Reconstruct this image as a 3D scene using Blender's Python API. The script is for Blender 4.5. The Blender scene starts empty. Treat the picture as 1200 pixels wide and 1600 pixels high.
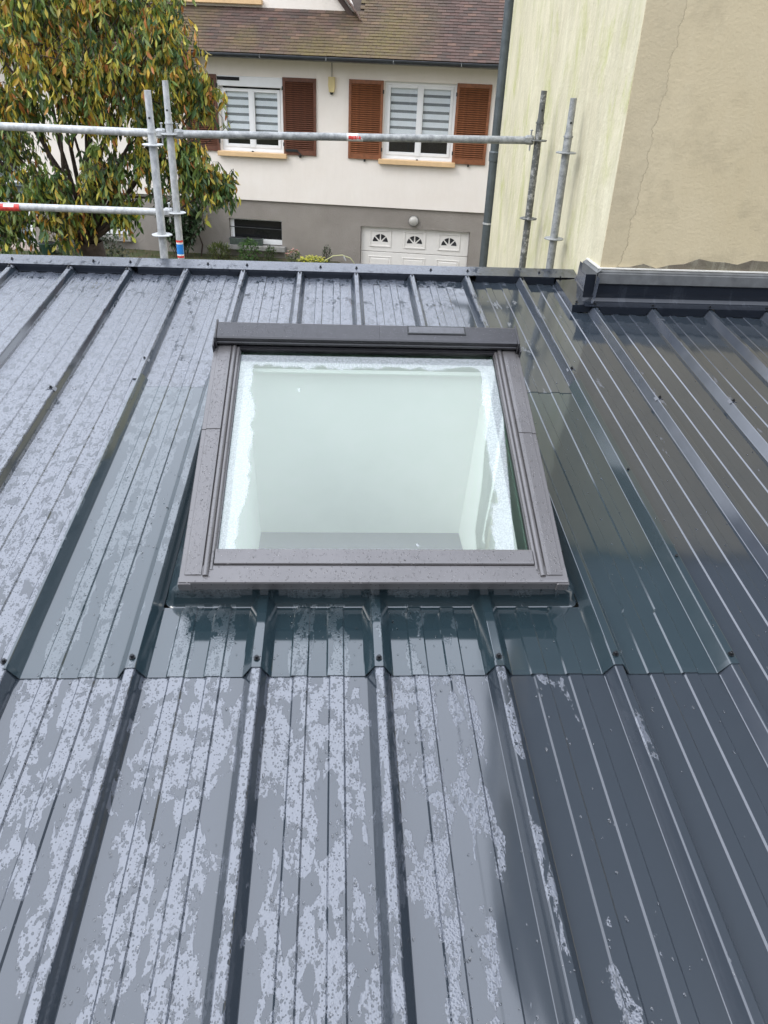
import bpy, bmesh, math, random
from mathutils import Vector, Matrix, noise
random.seed(7)
SC = bpy.context.scene
COL = SC.collection
R = math.radians
CAMZ = 4.1

# ------------------------------------------------------------------ camera
cd = bpy.data.cameras.new('camera'); cam = bpy.data.objects.new('camera', cd); COL.objects.link(cam)
cr = Vector((0.99781117, -0.05387418, 0.03834638)); cu = Vector((-0.00606418, 0.50289257, 0.86432765)); cf = Vector((0.06584905, 0.86266833, -0.50146512))
M = Matrix((cr, cu, -cf)).transposed().to_4x4(); M.translation = Vector((0, 0, CAMZ)); cam.matrix_world = M
cd.sensor_fit = 'VERTICAL'; cd.sensor_height = 36; cd.lens = 36*1202.6/1600; cd.clip_start = .05; cd.clip_end = 3000
SC.camera = cam
# ------------------------------------------------------------------ sky, sun, exposure
w = bpy.data.worlds.new('World'); SC.world = w; w.use_nodes = True
nt = w.node_tree; nt.nodes.clear()
def wn(t, **k):
    n = nt.nodes.new(t)
    for a, b in k.items(): setattr(n, a, b)
    return n
sky = wn('ShaderNodeTexSky', sky_type='NISHITA', sun_disc=False, sun_elevation=R(48), sun_rotation=R(-120))
sky.air_density = 1.5; sky.dust_density = 3
tc = wn('ShaderNodeTexCoord'); sep = wn('ShaderNodeSeparateXYZ'); nt.links.new(tc.outputs['Generated'], sep.inputs[0])
ns = wn('ShaderNodeTexNoise'); ns.inputs['Scale'].default_value = 2.2; ns.inputs['Detail'].default_value = 5
nt.links.new(tc.outputs['Generated'], ns.inputs['Vector'])
grad = wn('ShaderNodeMapRange'); grad.inputs['From Min'].default_value = -.05; grad.inputs['From Max'].default_value = .8
grad.inputs['To Min'].default_value = 13; grad.inputs['To Max'].default_value = 24
nt.links.new(sep.outputs['Z'], grad.inputs['Value'])
nr = wn('ShaderNodeMapRange'); nr.inputs['From Min'].default_value = .3; nr.inputs['From Max'].default_value = .7
nr.inputs['To Min'].default_value = .88; nr.inputs['To Max'].default_value = 1.12
nt.links.new(ns.outputs['Fac'], nr.inputs['Value'])
mul = wn('ShaderNodeMath', operation='MULTIPLY'); nt.links.new(grad.outputs[0], mul.inputs[0]); nt.links.new(nr.outputs[0], mul.inputs[1])
sc_ = wn('ShaderNodeVectorMath', operation='SCALE'); sc_.inputs[0].default_value = (.90, .96, 1.10); nt.links.new(mul.outputs[0], sc_.inputs['Scale'])
mx = wn('ShaderNodeMix', data_type='RGBA'); mx.inputs['Factor'].default_value = .85
nt.links.new(sky.outputs[0], mx.inputs['A']); nt.links.new(sc_.outputs[0], mx.inputs['B'])
bg = wn('ShaderNodeBackground'); bg.inputs['Strength'].default_value = .1; nt.links.new(mx.outputs['Result'], bg.inputs[0])
wo = wn('ShaderNodeOutputWorld'); nt.links.new(bg.outputs[0], wo.inputs[0])
sl = bpy.data.lights.new('sun', 'SUN'); sl.energy = .9; sl.angle = R(25); sl.color = (1, .97, .92)
so = bpy.data.objects.new('sun', sl); COL.objects.link(so)
so.rotation_euler = Vector((-.62, -.36, .74)).to_track_quat('Z', 'Y').to_euler()
SC.view_settings.view_transform = 'Standard'; SC.view_settings.look = 'None'; SC.view_settings.gamma = 1
SC.view_settings.exposure = 0.38
SC.view_settings.use_curve_mapping = False

# ------------------------------------------------------------------ helpers
def tag(o, label=None, cat=None, group=None, kind=None):
    if label: o['label'] = label
    if cat: o['category'] = cat
    if group: o['group'] = group
    if kind: o['kind'] = kind
    return o
def empty(name, loc=(0, 0, 0), rz=0, rx=0):
    o = bpy.data.objects.new(name, None); COL.objects.link(o); o.location = loc; o.rotation_euler = (rx, 0, rz); o.empty_display_size = .2
    return o
def kids(o): return [c for c in COL.objects if c.parent == o]
class MB:
    def __init__(s): s.v = []; s.f = []; s.m = []; s.c = []
    def add(s, vs, fs, mi=0, col=None):
        b = len(s.v); s.v += [tuple(p) for p in vs]
        for f in fs: s.f.append([b+i for i in f]); s.m.append(mi); s.c.append(col)
        return s
    def box(s, x0, x1, y0, y1, z0, z1, mi=0, T=None):
        vs = [Vector((x, y, z)) for z in (z0, z1) for y in (y0, y1) for x in (x0, x1)]
        if T: vs = [T @ v for v in vs]
        return s.add(vs, [(0, 2, 3, 1), (4, 5, 7, 6), (0, 1, 5, 4), (2, 6, 7, 3), (0, 4, 6, 2), (1, 3, 7, 5)], mi)
    def bbox(s, x0, x1, y0, y1, z0, z1, b=.003, mi=0, T=None):   # chamfered along all edges (cheap: octagonal section + inset caps)
        xs = [(x0+b, y0), (x1-b, y0), (x1, y0+b), (x1, y1-b), (x1-b, y1), (x0+b, y1), (x0, y1-b), (x0, y0+b)]
        cx, cy = (x0+x1)/2, (y0+y1)/2
        def ring(z, k):
            return [Vector((cx+(x-cx)*(1-(2*b/(x1-x0) if k else 0)), cy+(y-cy)*(1-(2*b/(y1-y0) if k else 0)), z)) for x, y in xs]
        rs = [ring(z0, 1), ring(z0+b, 0), ring(z1-b, 0), ring(z1, 1)]
        vs = [v for r in rs for v in r]
        if T: vs = [T @ v for v in vs]
        fs = [tuple(range(7, -1, -1)), tuple(range(24, 32))]
        for k in range(3):
            for i in range(8): fs.append((k*8+i, k*8+(i+1) % 8, k*8+8+(i+1) % 8, k*8+8+i))
        return s.add(vs, fs, mi)
    def tube(s, pts, rad, n=10, mi=0, cap=True, col=None):
        pts = [Vector(p) for p in pts]
        if not hasattr(rad, '__len__'): rad = [rad]*len(pts)
        vs = []; up = None
        for i, p in enumerate(pts):
            d = (pts[min(i+1, len(pts)-1)]-pts[max(i-1, 0)])
            if d.length < 1e-9: d = Vector((0, 0, 1))
            d.normalize()
            if up is None: up = Vector((1, 0, 0)) if abs(d.x) < .7 else Vector((0, 1, 0))
            a = (up-d*up.dot(d)).normalized(); b = d.cross(a); up = a
            for k in range(n):
                t = 2*math.pi*k/n; vs.append(p+(a*math.cos(t)+b*math.sin(t))*rad[i])
        fs = []
        for i in range(len(pts)-1):
            for k in range(n): fs.append((i*n+k, i*n+(k+1) % n, (i+1)*n+(k+1) % n, (i+1)*n+k))
        if cap: fs.append(tuple(range(n-1, -1, -1))); fs.append(tuple(range((len(pts)-1)*n, len(pts)*n)))
        return s.add(vs, fs, mi, col)
    def grid(s, rows, mi=0, flip=False):     # rows of equally many points
        n = len(rows[0]); vs = [p for r in rows for p in r]; fs = []
        for i in range(len(rows)-1):
            for k in range(n-1):
                f = (i*n+k, i*n+k+1, (i+1)*n+k+1, (i+1)*n+k); fs.append(f[::-1] if flip else f)
        return s.add(vs, fs, mi)
    def prism(s, poly, a, b, axis='y', mi=0):  # poly (p,q) extruded along axis from a to b
        def mk(p, q, t): return {'y': (p, t, q), 'x': (t, p, q), 'z': (p, q, t)}[axis]
        n = len(poly); vs = [mk(p, q, a) for p, q in poly]+[mk(p, q, b) for p, q in poly]
        fs = [tuple(range(n)), tuple(range(2*n-1, n-1, -1))]+[(i, n+i, n+(i+1) % n, (i+1) % n) for i in range(n)]
        return s.add(vs, fs, mi)
    def build(s, name, mats, parent=None, smooth=False, colname=None, loc=None, rot=None, thick=0):
        me = bpy.data.meshes.new(name); me.from_pydata([tuple(v) for v in s.v], [], s.f)
        if not isinstance(mats, (list, tuple)): mats = [mats]
        for m in mats: me.materials.append(m)
        me.polygons.foreach_set('material_index', s.m)
        if colname:
            ca = me.color_attributes.new(colname, 'FLOAT_COLOR', 'CORNER'); arr = []
            for f, c in zip(s.f, s.c): arr += list(c or (.5, .5, .5, 1))*len(f)
            ca.data.foreach_set('color', arr)
        if smooth: me.polygons.foreach_set('use_smooth', [True]*len(s.f))
        me.validate(); me.update()
        o = bpy.data.objects.new(name, me); COL.objects.link(o)
        if parent: o.parent = parent
        if loc: o.location = loc
        if rot: o.rotation_euler = rot
        if thick:
            md = o.modifiers.new('thickness', 'SOLIDIFY'); md.thickness = thick; md.offset = -1
        if smooth == 'auto':
            me.set_sharp_from_angle(angle=R(35))
        return o
def inst(me, name, parent, loc, rot=(0, 0, 0), scale=(1, 1, 1)):
    o = bpy.data.objects.new(name, me); COL.objects.link(o); o.parent = parent; o.location = loc; o.rotation_euler = rot; o.scale = scale
    return o
def copy_tree(o, parent=None):
    c = o.copy(); COL.objects.link(c); c.parent = parent
    for ch in kids(o): copy_tree(ch, c)
    return c

# ------------------------------------------------------------------ materials
class Mat:
    def __init__(s, name):
        s.m = bpy.data.materials.new(name); s.m.use_nodes = True; s.t = s.m.node_tree; s.b = s.t.nodes['Principled BSDF']; s.o = s.t.nodes['Material Output']
        s._tc = None
    def n(s, t, ins=None, **k):
        n = s.t.nodes.new(t)
        for a, b in k.items(): setattr(n, a, b)
        for a, b in (ins or {}).items():
            if hasattr(b, 'node'): s.t.links.new(b, n.inputs[a])
            else: n.inputs[a].default_value = b
        return n
    def l(s, a, b): s.t.links.new(a, b)
    def coord(s, sc=(1, 1, 1), kind='Object'):
        if not s._tc: s._tc = s.n('ShaderNodeTexCoord')
        return s.n('ShaderNodeMapping', {'Vector': s._tc.outputs[kind], 'Scale': sc}).outputs[0]
    def noise(s, sc=(1, 1, 1), scale=5, detail=4, rough=.5, dist=0, kind='Object'):
        return s.n('ShaderNodeTexNoise', {'Vector': s.coord(sc, kind), 'Scale': scale, 'Detail': detail, 'Roughness': rough, 'Distortion': dist}).outputs['Fac']
    def math(s, op, a, b=0.0, c=None, clamp=False):
        n = s.n('ShaderNodeMath', operation=op, use_clamp=clamp)
        for i, x in enumerate((a, b, c)):
            if x is None: continue
            if hasattr(x, 'node'): s.l(x, n.inputs[i])
            else: n.inputs[i].default_value = x
        return n.outputs[0]
    def rng(s, v, a, b, c=0, d=1, smooth=False):
        n = s.n('ShaderNodeMapRange', {'Value': v, 'From Min': a, 'From Max': b, 'To Min': c, 'To Max': d})
        if smooth: n.interpolation_type = 'SMOOTHSTEP'
        return n.outputs[0]
    def mix(s, f, a, b):
        n = s.n('ShaderNodeMix', data_type='RGBA')
        for k, x in (('Factor', f), ('A', a), ('B', b)):
            if hasattr(x, 'node'): s.l(x, n.inputs[k])
            else: n.inputs[k].default_value = x if k == 'Factor' else (*x, 1)[:4]
        return n.outputs['Result']
    def set(s, **k):
        for a, b in k.items():
            key = {'color': 'Base Color', 'rough': 'Roughness', 'metal': 'Metallic', 'ior': 'IOR', 'trans': 'Transmission Weight', 'coat': 'Coat Weight', 'coatr': 'Coat Roughness', 'spec': 'Specular IOR Level', 'alpha': 'Alpha'}[a]
            if hasattr(b, 'node'): s.l(b, s.b.inputs[key])
            elif key == 'Base Color': s.b.inputs[key].default_value = (*b, 1)[:4]
            else: s.b.inputs[key].default_value = b
        return s
    def bump(s, h, strength=.3, dist=.01):
        n = s.n('ShaderNodeBump', {'Height': h, 'Strength': strength, 'Distance': dist}); s.l(n.outputs[0], s.b.inputs['Normal']); return s
def simple(name, color, rough=.5, metal=0, var=.15, scale=8, bump=0, bscale=60, ior=1.5, bdist=.004):
    m = Mat(name); f = m.noise(scale=scale, detail=6, rough=.6)
    a = tuple(c*(1-var) for c in color); b = tuple(min(1, c*(1+var)) for c in color)
    m.set(color=m.mix(m.rng(f, .3, .7), a, b), rough=rough, metal=metal, ior=ior)
    if bump: m.bump(m.noise(scale=bscale, detail=4), bump, bdist)
    return m.m

X0 = -.871; PITCH = .333
def wet_sheet(name, base, film_ior, patch_gain, bias=0.0, patch_col=(.075, .085, .105), fgain=.07):
    """painted steel, a thin water film with milky beaded patches; object space is (x, s, z) of the roof plane"""
    m = Mat(name)
    tco = m.n('ShaderNodeTexCoord').outputs['Object']; sp = m.n('ShaderNodeSeparateXYZ', {'Vector': tco})
    x, y, z = sp.outputs
    t = m.math('FRACT', m.math('DIVIDE', m.math('ADD', x, -X0+10*PITCH), PITCH))     # 0 at rib
    def band(c, wd):
        return m.rng(m.math('ABSOLUTE', m.math('SUBTRACT', t, c)), wd, wd*2.1, 1, 0)
    b1 = band(.355, .075); b2 = band(.645, .075)
    feat = m.math('MAXIMUM', b1, b2)
    crest = m.rng(z, .036, .038, 0, 1)
    flank = m.math('MULTIPLY', m.rng(z, .0125, .0145, 0, 1), m.rng(z, .033, .036, 1, 0))
    big = m.noise((10, 3.6, 1), 1.5, 9, .61, .4)
    up = m.rng(y, 1.0, 3.0, 0, .22)
    side = m.rng(x, .15, .85, 0, -.27)
    up = m.math('MULTIPLY', up, m.rng(x, .55, 1.2, 1, .25))
    v = m.math('ADD', m.math('ADD', big, m.math('MULTIPLY', feat, fgain)), m.math('ADD', up, side))
    v = m.math('ADD', v, m.math('MULTIPLY', crest, .14)); v = m.math('ADD', v, bias)
    patch = m.rng(v, .516, .529, 0, 1)
    wob = m.math('MULTIPLY', m.noise(scale=55, detail=4), .5)
    vo = m.n('ShaderNodeTexVoronoi', {'Vector': m.coord((1, .7, 1)), 'Scale': 62.0, 'Randomness': 1.0})
    hole = m.rng(m.math('ADD', vo.outputs['Distance'], wob), .45, .48, 0, 1)
    vo3 = m.n('ShaderNodeTexVoronoi', {'Vector': m.coord((1, .8, 1)), 'Scale': 150.0, 'Randomness': 1.0})
    hole3 = m.rng(m.math('ADD', vo3.outputs['Distance'], wob), .49, .53, 0, 1)
    hole2 = m.rng(m.noise((1, .5, 1), 30, 8, .70), .43, .45, 0, 1)
    patch = m.math('MULTIPLY', patch, m.math('MULTIPLY', m.math('MULTIPLY', hole, hole3), hole2))
    patch = m.math('MULTIPLY', patch, m.rng(flank, 0, 1, 1, 0))
    patch = m.math('MULTIPLY', patch, patch_gain)
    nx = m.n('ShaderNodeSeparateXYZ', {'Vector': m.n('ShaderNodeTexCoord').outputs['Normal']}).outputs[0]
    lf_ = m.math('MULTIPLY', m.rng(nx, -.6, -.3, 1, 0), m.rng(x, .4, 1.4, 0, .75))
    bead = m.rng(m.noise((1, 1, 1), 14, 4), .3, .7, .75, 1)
    bead_sheen = m.math('MULTIPLY', lf_, bead); patch0 = patch; patch = m.math('MAXIMUM', patch, bead_sheen)  # left-facing flanks lightened: sky sheen painted in along with fine beads
    dust = m.rng(m.noise((1, .3, 1), 3.0, 6, .6), .35, .7, .9, 1.15)
    bc = m.mix(dust, tuple(c*.75 for c in base), base)
    m.set(color=m.mix(patch, bc, patch_col))
    m.set(ior=m.rng(patch, 0, 1, film_ior, film_ior+.34), rough=m.rng(patch, 0, 1, .085, .25))
    fine = m.n('ShaderNodeTexVoronoi', {'Vector': m.coord(), 'Scale': 210.0}).outputs['Distance']
    wav = m.noise((1, .35, 1), 5, 2)
    h = m.math('ADD', m.math('MULTIPLY', m.math('MULTIPLY', fine, patch0), .0006), m.math('MULTIPLY', wav, .0022))
    m.bump(h, 1.0, 1.0)
    return m.m
SHEET = wet_sheet('painted_steel_sheet', (.026, .034, .043), 1.91, 1.0)
TRIMD = wet_sheet('painted_steel_shaded_trim', (.012, .015, .021), 1.5, .12, .0)  # darker copy of the trim steel, shade put into its colour
COLLAR = wet_sheet('collar_sheet', (.020, .035, .042), 1.88, .6, -.235, (.06, .08, .09), .23)
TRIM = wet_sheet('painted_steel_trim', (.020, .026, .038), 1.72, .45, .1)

def frame_mat():
    m = Mat('grey_brown_aluminium')
    vo = m.n('ShaderNodeTexVoronoi', {'Vector': m.coord(), 'Scale': 75.0})
    d = m.rng(vo.outputs['Distance'], .12, .22, 1, 0)
    f = m.noise(scale=6, detail=5)
    m.set(color=m.mix(m.rng(f, .3, .7), (.112, .106, .105), (.138, .131, .130)), rough=m.rng(d, 0, 1, .36, .12), ior=1.8, metal=.25)
    m.bump(m.math('MULTIPLY', d, .0012), .8, 1.0)
    return m.m
FRAME = frame_mat()
FRAME_DARK = simple('charcoal_aluminium', (.024, .023, .026), .35, .0, .2, 30, ior=1.6, bump=.25, bscale=260, bdist=.002)
GASKET = simple('black_gasket', (.012, .014, .013), .5)
SOLAR = simple('solar_cell', (.035, .035, .040), .3, 0, .2, 30, ior=1.8)
LINER = simple('sash_liner', (.035, .065, .045), .45, 0, .15, 40)
PLASTER = simple('white_plaster', (.88, .88, .86), .8, 0, .03)
ROOMWALL = simple('room_wall', (.80, .68, .98), .8, 0, .05)
SCREWM = simple('screw_metal', (.03, .032, .035), .3, .6, .3, 200)
WASH = simple('washer_paint', (.045, .050, .06), .2, .0, .3, 200, ior=1.8)
def pane_mat():
    m = Mat('skylight_glass'); t = m.t
    sp = m.n('ShaderNodeSeparateXYZ', {'Vector': m.n('ShaderNodeTexCoord').outputs['Object']}); u, v, _ = sp.outputs
    nz = m.noise((1, .6, 1), 7, 8, .62)
    lf = m.math('SUBTRACT', m.math('ADD', u, .475), m.math('MULTIPLY', m.math('ABSOLUTE', m.math('SUBTRACT', v, .6)), -.03))
    rt = m.math('SUBTRACT', m.rng(v, .1, .7, .425, .468), u)
    tp = m.math('SUBTRACT', 1.006, v)
    inside = m.math('MULTIPLY', m.rng(rt, -.003, .002), m.rng(tp, -.003, .002))  # sky reflection masked out in a right-hand wedge and a top strip
    d = m.math('MINIMUM', m.math('MINIMUM', lf, m.math('ADD', rt, .01)), m.math('ADD', tp, .012))
    thr = m.rng(nz, .3, .7, .045, .10)
    cond = m.rng(m.math('SUBTRACT', d, thr), -.006, .004, 1, 0)
    spots = m.rng(m.n('ShaderNodeTexVoronoi', {'Vector': m.coord(), 'Scale': 190.0}).outputs['Distance'], .3, .6, 1, .66)
    cond = m.math('MULTIPLY', m.math('MULTIPLY', cond, spots), inside)
    few = m.rng(m.noise((1.3, .8, 1), 13, 2), .735, .75, 0, .6)
    cond = m.math('MAXIMUM', cond, few)
    cond = m.math('MULTIPLY', m.math('MULTIPLY', cond, .5), m.math('SUBTRACT', 1.0, m.n('ShaderNodeNewGeometry').outputs['Backfacing']))
    tr = m.n('ShaderNodeBsdfTransparent', {'Color': (.95, .985, .965, 1)})
    bmp = m.n('ShaderNodeBump', {'Height': m.noise(scale=2, detail=1), 'Strength': .05, 'Distance': .02})
    gl = m.n('ShaderNodeBsdfGlossy', {'Color': (.86, .93, .80, 1), 'Roughness': .02, 'Normal': bmp.outputs[0]})
    fr = m.n('ShaderNodeFresnel', {'IOR': 1.5})
    front = m.math('SUBTRACT', 1.0, m.n('ShaderNodeNewGeometry').outputs['Backfacing'])
    fac = m.math('MULTIPLY', m.math('ADD', m.math('MULTIPLY', fr.outputs[0], 1.2), m.math('MULTIPLY', inside, .125)), front)
    mx1 = m.n('ShaderNodeMixShader', {0: fac, 1: tr.outputs[0], 2: gl.outputs[0]})
    df = m.n('ShaderNodeBsdfDiffuse', {'Color': (.62, .66, .68, 1)})
    mx2 = m.n('ShaderNodeMixShader', {0: cond, 1: mx1.outputs[0], 2: df.outputs[0]})
    m.l(mx2.outputs[0], m.o.inputs[0])
    return m.m
PANE = pane_mat()
def window_glass(name, f=.12):
    m = Mat(name)
    tr = m.n('ShaderNodeBsdfTransparent', {'Color': (.97, .98, .975, 1)}); gl = m.n('ShaderNodeBsdfGlossy', {'Roughness': .02})
    fr = m.n('ShaderNodeFresnel', {'IOR': 1.5})
    mx1 = m.n('ShaderNodeMixShader', {0: m.math('MULTIPLY', m.math('ADD', fr.outputs[0], f), m.math('SUBTRACT', 1.0, m.n('ShaderNodeNewGeometry').outputs['Backfacing'])), 1: tr.outputs[0], 2: gl.outputs[0]}); m.l(mx1.outputs[0], m.o.inputs[0])
    return m.m
WGLASS = window_glass('house_window_glass', .05)
def render_mat(name, c1, c2, streak=0.0, algae=0.0, bump=.5, bsc=45, dist=.006):
    m = Mat(name)
    f = m.noise(scale=1.3, detail=8, rough=.6)
    col = m.mix(m.rng(f, .3, .7), c1, c2)
    if streak:
        st = m.noise((4.0, 4.0, .9), 2.0, 10, .74, .5)
        col = m.mix(m.rng(st, .42, .72, 0, streak), col, (.32, .31, .20))
        st3 = m.noise((5, 5, 1.0), 3.0, 9, .72, .6)
        col = m.mix(m.rng(st3, .5, .75, 0, streak*.8), col, (.86, .83, .62))
    if algae:
        st2 = m.noise((3, 3, 1.1), 1.5, 10, .76, .4)
        col = m.mix(m.rng(st2, .51, .68, 0, algae), col, (.40, .42, .12))
    m.set(color=col, rough=.85)
    h = m.noise(scale=bsc, detail=6, rough=.6)
    m.bump(h, bump, dist); return m
HOUSEW = render_mat('cream_render', (.76, .69, .61), (.81, .75, .68), .06, 0, .35, 30).m
PLINTH = render_mat('grey_roughcast', (.225, .200, .172), (.285, .257, .225), 0, 0, .9, 38, .012).m
NB_LEFT = render_mat('yellow_streaked_render', (.60, .545, .38), (.70, .645, .46), .50, .65, .7, 32).m
def nb_front():
    m = render_mat('beige_render', (.55, .455, .28), (.61, .515, .335), .08, 0, .0)
    # hairline crack, trowel marks, a smoother band left of the crack
    sp = m.n('ShaderNodeSeparateXYZ', {'Vector': m.n('ShaderNodeTexCoord').outputs['Object']}); x, y, z = sp.outputs
    wob = m.math('MULTIPLY', m.math('SUBTRACT', m.noise((0, 0, 1), 4.5, 8, .7), .5), .16)
    cx = m.math('ADD', m.math('ADD', 1.60, m.math('MULTIPLY', m.math('SUBTRACT', z, 3.2), .062)), wob)
    d = m.math('ABSOLUTE', m.math('SUBTRACT', x, cx))
    crack = m.math('MULTIPLY', m.rng(d, .0006, .0030, 1, 0), m.rng(m.noise((1, 1, 1), 3, 3), .4, .6, .25, 1))
    left = m.rng(m.math('SUBTRACT', x, cx), -.004, .004, 1, 0)
    base = m.b.inputs['Base Color'].links[0].from_socket
    c = m.mix(m.math('MULTIPLY', left, .16), base, (.33, .285, .20))
    dirt = m.rng(m.noise((1.2, 1, 1.6), 2.2, 9, .72), .48, .72, 0, .5)
    c = m.mix(dirt, c, (.30, .25, .16))
    c = m.mix(m.math('MULTIPLY', crack, .42), c, (.14, .11, .07))
    m.l(c, m.b.inputs['Base Color'])
    tw = m.noise((1, 1, 1.8), 4, 7, .6, .3)
    h = m.math('ADD', m.math('MULTIPLY', m.noise(scale=70, detail=5), .5), m.math('MULTIPLY', tw, .5))
    h = m.math('SUBTRACT', h, m.math('MULTIPLY', crack, .5)); m.bump(h, .6, .0065)
    return m.m
NB_FRONT = nb_front()
MORTAR = render_mat('bare_mortar', (.10, .085, .06), (.17, .14, .10), .3, 0, .8, 25, .01).m
GALV = Mat('galvanised_steel')
_g = GALV.noise((1, 1, .6), 28, 8, .7); _g2 = GALV.noise(scale=4, detail=5)
GALV.set(color=GALV.mix(GALV.rng(_g, .35, .65), (.34, .35, .35), (.60, .61, .60)), rough=GALV.rng(_g2, .3, .7, .5, .75), metal=.35); GALV.bump(_g, .3, .002)
GALV = GALV.m
GALVD = Mat('weathered_galvanised_steel')
_g = GALVD.noise((1, 1, 1), 22, 9, .75)
GALVD.set(color=GALVD.mix(GALVD.rng(_g, .50, .62), (.11, .115, .11), (.42, .42, .40)), rough=.6, metal=.3); GALVD.bump(_g, .3, .002)
GALVD = GALVD.m
GALVM = Mat('dull_galvanised_steel')
_g = GALVM.noise((1, 1, 1), 24, 9, .75)
GALVM.set(color=GALVM.mix(GALVM.rng(_g, .38, .66), (.20, .21, .21), (.44, .45, .44)), rough=.6, metal=.3); GALVM.bump(_g, .3, .002)
GALVM = GALVM.m
ZINC = simple('dark_zinc', (.085, .10, .105), .45, .3, .25, 12)
BAR = simple('grey_flashing_bar', (.14, .145, .145), .4, .2, .25, 14)
SEAL = simple('white_sealant', (.75, .73, .66), .6, 0, .1)
STRED = simple('red_sticker', (.65, .06, .05), .4, 0, .3, 60)
STBLUE = simple('blue_sticker', (.02, .22, .62), .4, 0, .15, 60)
STWHITE = simple('white_sticker', (.75, .75, .72), .45, 0, .2, 60)
PVC = simple('white_pvc', (.78, .78, .77), .35, 0, .03)
OCHRE = simple('ochre_sill', (.66, .45, .24), .7, 0, .08, bump=.2)
WOOD1 = simple('orange_brown_stain', (.215, .078, .032), .5, 0, .3, 14)
WOOD2 = simple('dark_brown_stain', (.115, .042, .022), .55, 0, .3, 14)
BLIND = simple('blind_fabric_opaque', (.78, .81, .86), .9, 0, .04)
BLINDS = simple('blind_fabric_sheer', (.20, .215, .23), .9, 0, .1)
DARK = simple('dark_room', (.012, .012, .013), .9)
GDOOR = simple('cream_garage_door', (.70, .67, .62), .45, 0, .03)
GUTTER = simple('dark_gutter', (.035, .04, .045), .35, .1, .2)
ALARM = simple('aged_yellow_plastic', (.62, .50, .24), .5, 0, .1)
CABLE = simple('grey_cable', (.2, .19, .17), .6)
LAMPG = simple('frosted_lamp_glass', (.42, .40, .36), .15, 0, .1)
TROUGH = simple('faded_green_plastic', (.075, .095, .08), .6, 0, .3, 20)
CONC = simple('grey_concrete', (.27, .26, .24), .85, 0, .2, 12, bump=.4)
LEAD = simple('lead_flashing', (.33, .33, .33), .5, .2, .35, 10)
BARK = simple('tree_bark', (.055, .038, .028), .9, 0, .4, 12, bump=.8, bscale=30, bdist=.02)
POT = simple('green_pot', (.02, .05, .035), .4)
def vc_mat(name, rough=.5, trans=.25):
    m = Mat(name); a = m.n('ShaderNodeVertexColor', layer_name='tint')
    m.set(color=a.outputs['Color'], rough=rough)
    tl = m.n('ShaderNodeBsdfTranslucent', {'Color': a.outputs['Color']})
    mxs = m.n('ShaderNodeMixShader', {0: trans, 1: m.b.outputs[0], 2: tl.outputs[0]}); m.l(mxs.outputs[0], m.o.inputs[0]); return m.m
LEAF = vc_mat('leaf')
def tile_mat():
    m = Mat('clay_roof_tiles'); a = m.n('ShaderNodeVertexColor', layer_name='tint')
    f = m.noise(scale=.55, detail=5, rough=.6); f2 = m.noise(scale=14, detail=6, rough=.7)
    sp = m.n('ShaderNodeSeparateXYZ', {'Vector': m.n('ShaderNodeTexCoord').outputs['Object']})
    zone = m.math('MULTIPLY', m.rng(sp.outputs[0], -4.5, -3.0, 0, 1), m.rng(sp.outputs[0], 1.2, 2.2, 1, 0))
    mo = m.math('MULTIPLY', m.math('MULTIPLY', m.rng(f, .40, .6, 0, .85), m.rng(f2, .3, .6, .3, 1)), zone)
    m.set(color=m.mix(mo, a.outputs['Color'], (.135, .105, .035)), rough=.85); m.bump(f2, .5, .004); return m.m
TILES = tile_mat()
def grass_mat():
    m = Mat('ground_soil_grass'); f = m.noise(scale=2.5, detail=8, rough=.7)
    m.set(color=m.mix(m.rng(f, .42, .6), (.045, .065, .02), (.10, .075, .045)), rough=.95); m.bump(m.noise(scale=30, detail=6), .8, .04); return m.m
GRASS = grass_mat()
PAVE = simple('pale_paving', (.40, .33, .28), .85, 0, .2, 6, bump=.3)
DRIVE = simple('driveway_concrete', (.22, .21, .20), .9, 0, .2, 4, bump=.3)
WATER = Mat('water'); WATER.set(color=(1, 1, 1), rough=0, ior=1.33, trans=1); WATER = WATER.m

# ------------------------------------------------------------------ ground
PSI = -.15
def hw(x, y, z): return Vector((x*math.cos(PSI)-y*math.sin(PSI), 18+x*math.sin(PSI)+y*math.cos(PSI), z))
xs = [-900, -200, -60, -30, -20, -14, -10, -7, -5, -3.5, -2, -1, .1, .35, 3.4, 3.6, 6, 9, 14, 25, 60, 200, 900]
ys = [-900, -200, -60, -30, -20, -15, -12, -9, -7, -5, -3.5, -2, -1, 0, 2, 8, 20, 60, 200, 900]
def gz(x, y):
    if .3 < x < 3.5 and -9.5 < y < 5: return -1.0
    return .2
rows = [[hw(x, y, gz(x, y)) for x in xs] for y in ys]
g = MB().grid(rows); go = g.build('ground', GRASS); tag(go, kind='structure')
dv = MB().box(.4, 3.35, -9, -.02, -.99, -.96); d = dv.build('driveway', DRIVE, loc=(0, 18, 0), rot=(0, 0, PSI)); tag(d, kind='structure')
pv = MB()
for i in range(7):
    for j in range(2): pv.bbox(-8.6+j*.62, -8.0+j*.62-.01, -1.0-i*.62, -.42-i*.62, .19, .235, .006)
for i in range(2):
    pv.bbox(-7.36+i*.62, -6.77+i*.62, -.75, -.12, .19, .24, .006)
pvo = pv.build('garden_path', PAVE, loc=(0, 18, 0), rot=(0, 0, PSI)); tag(pvo, kind='structure')

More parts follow.
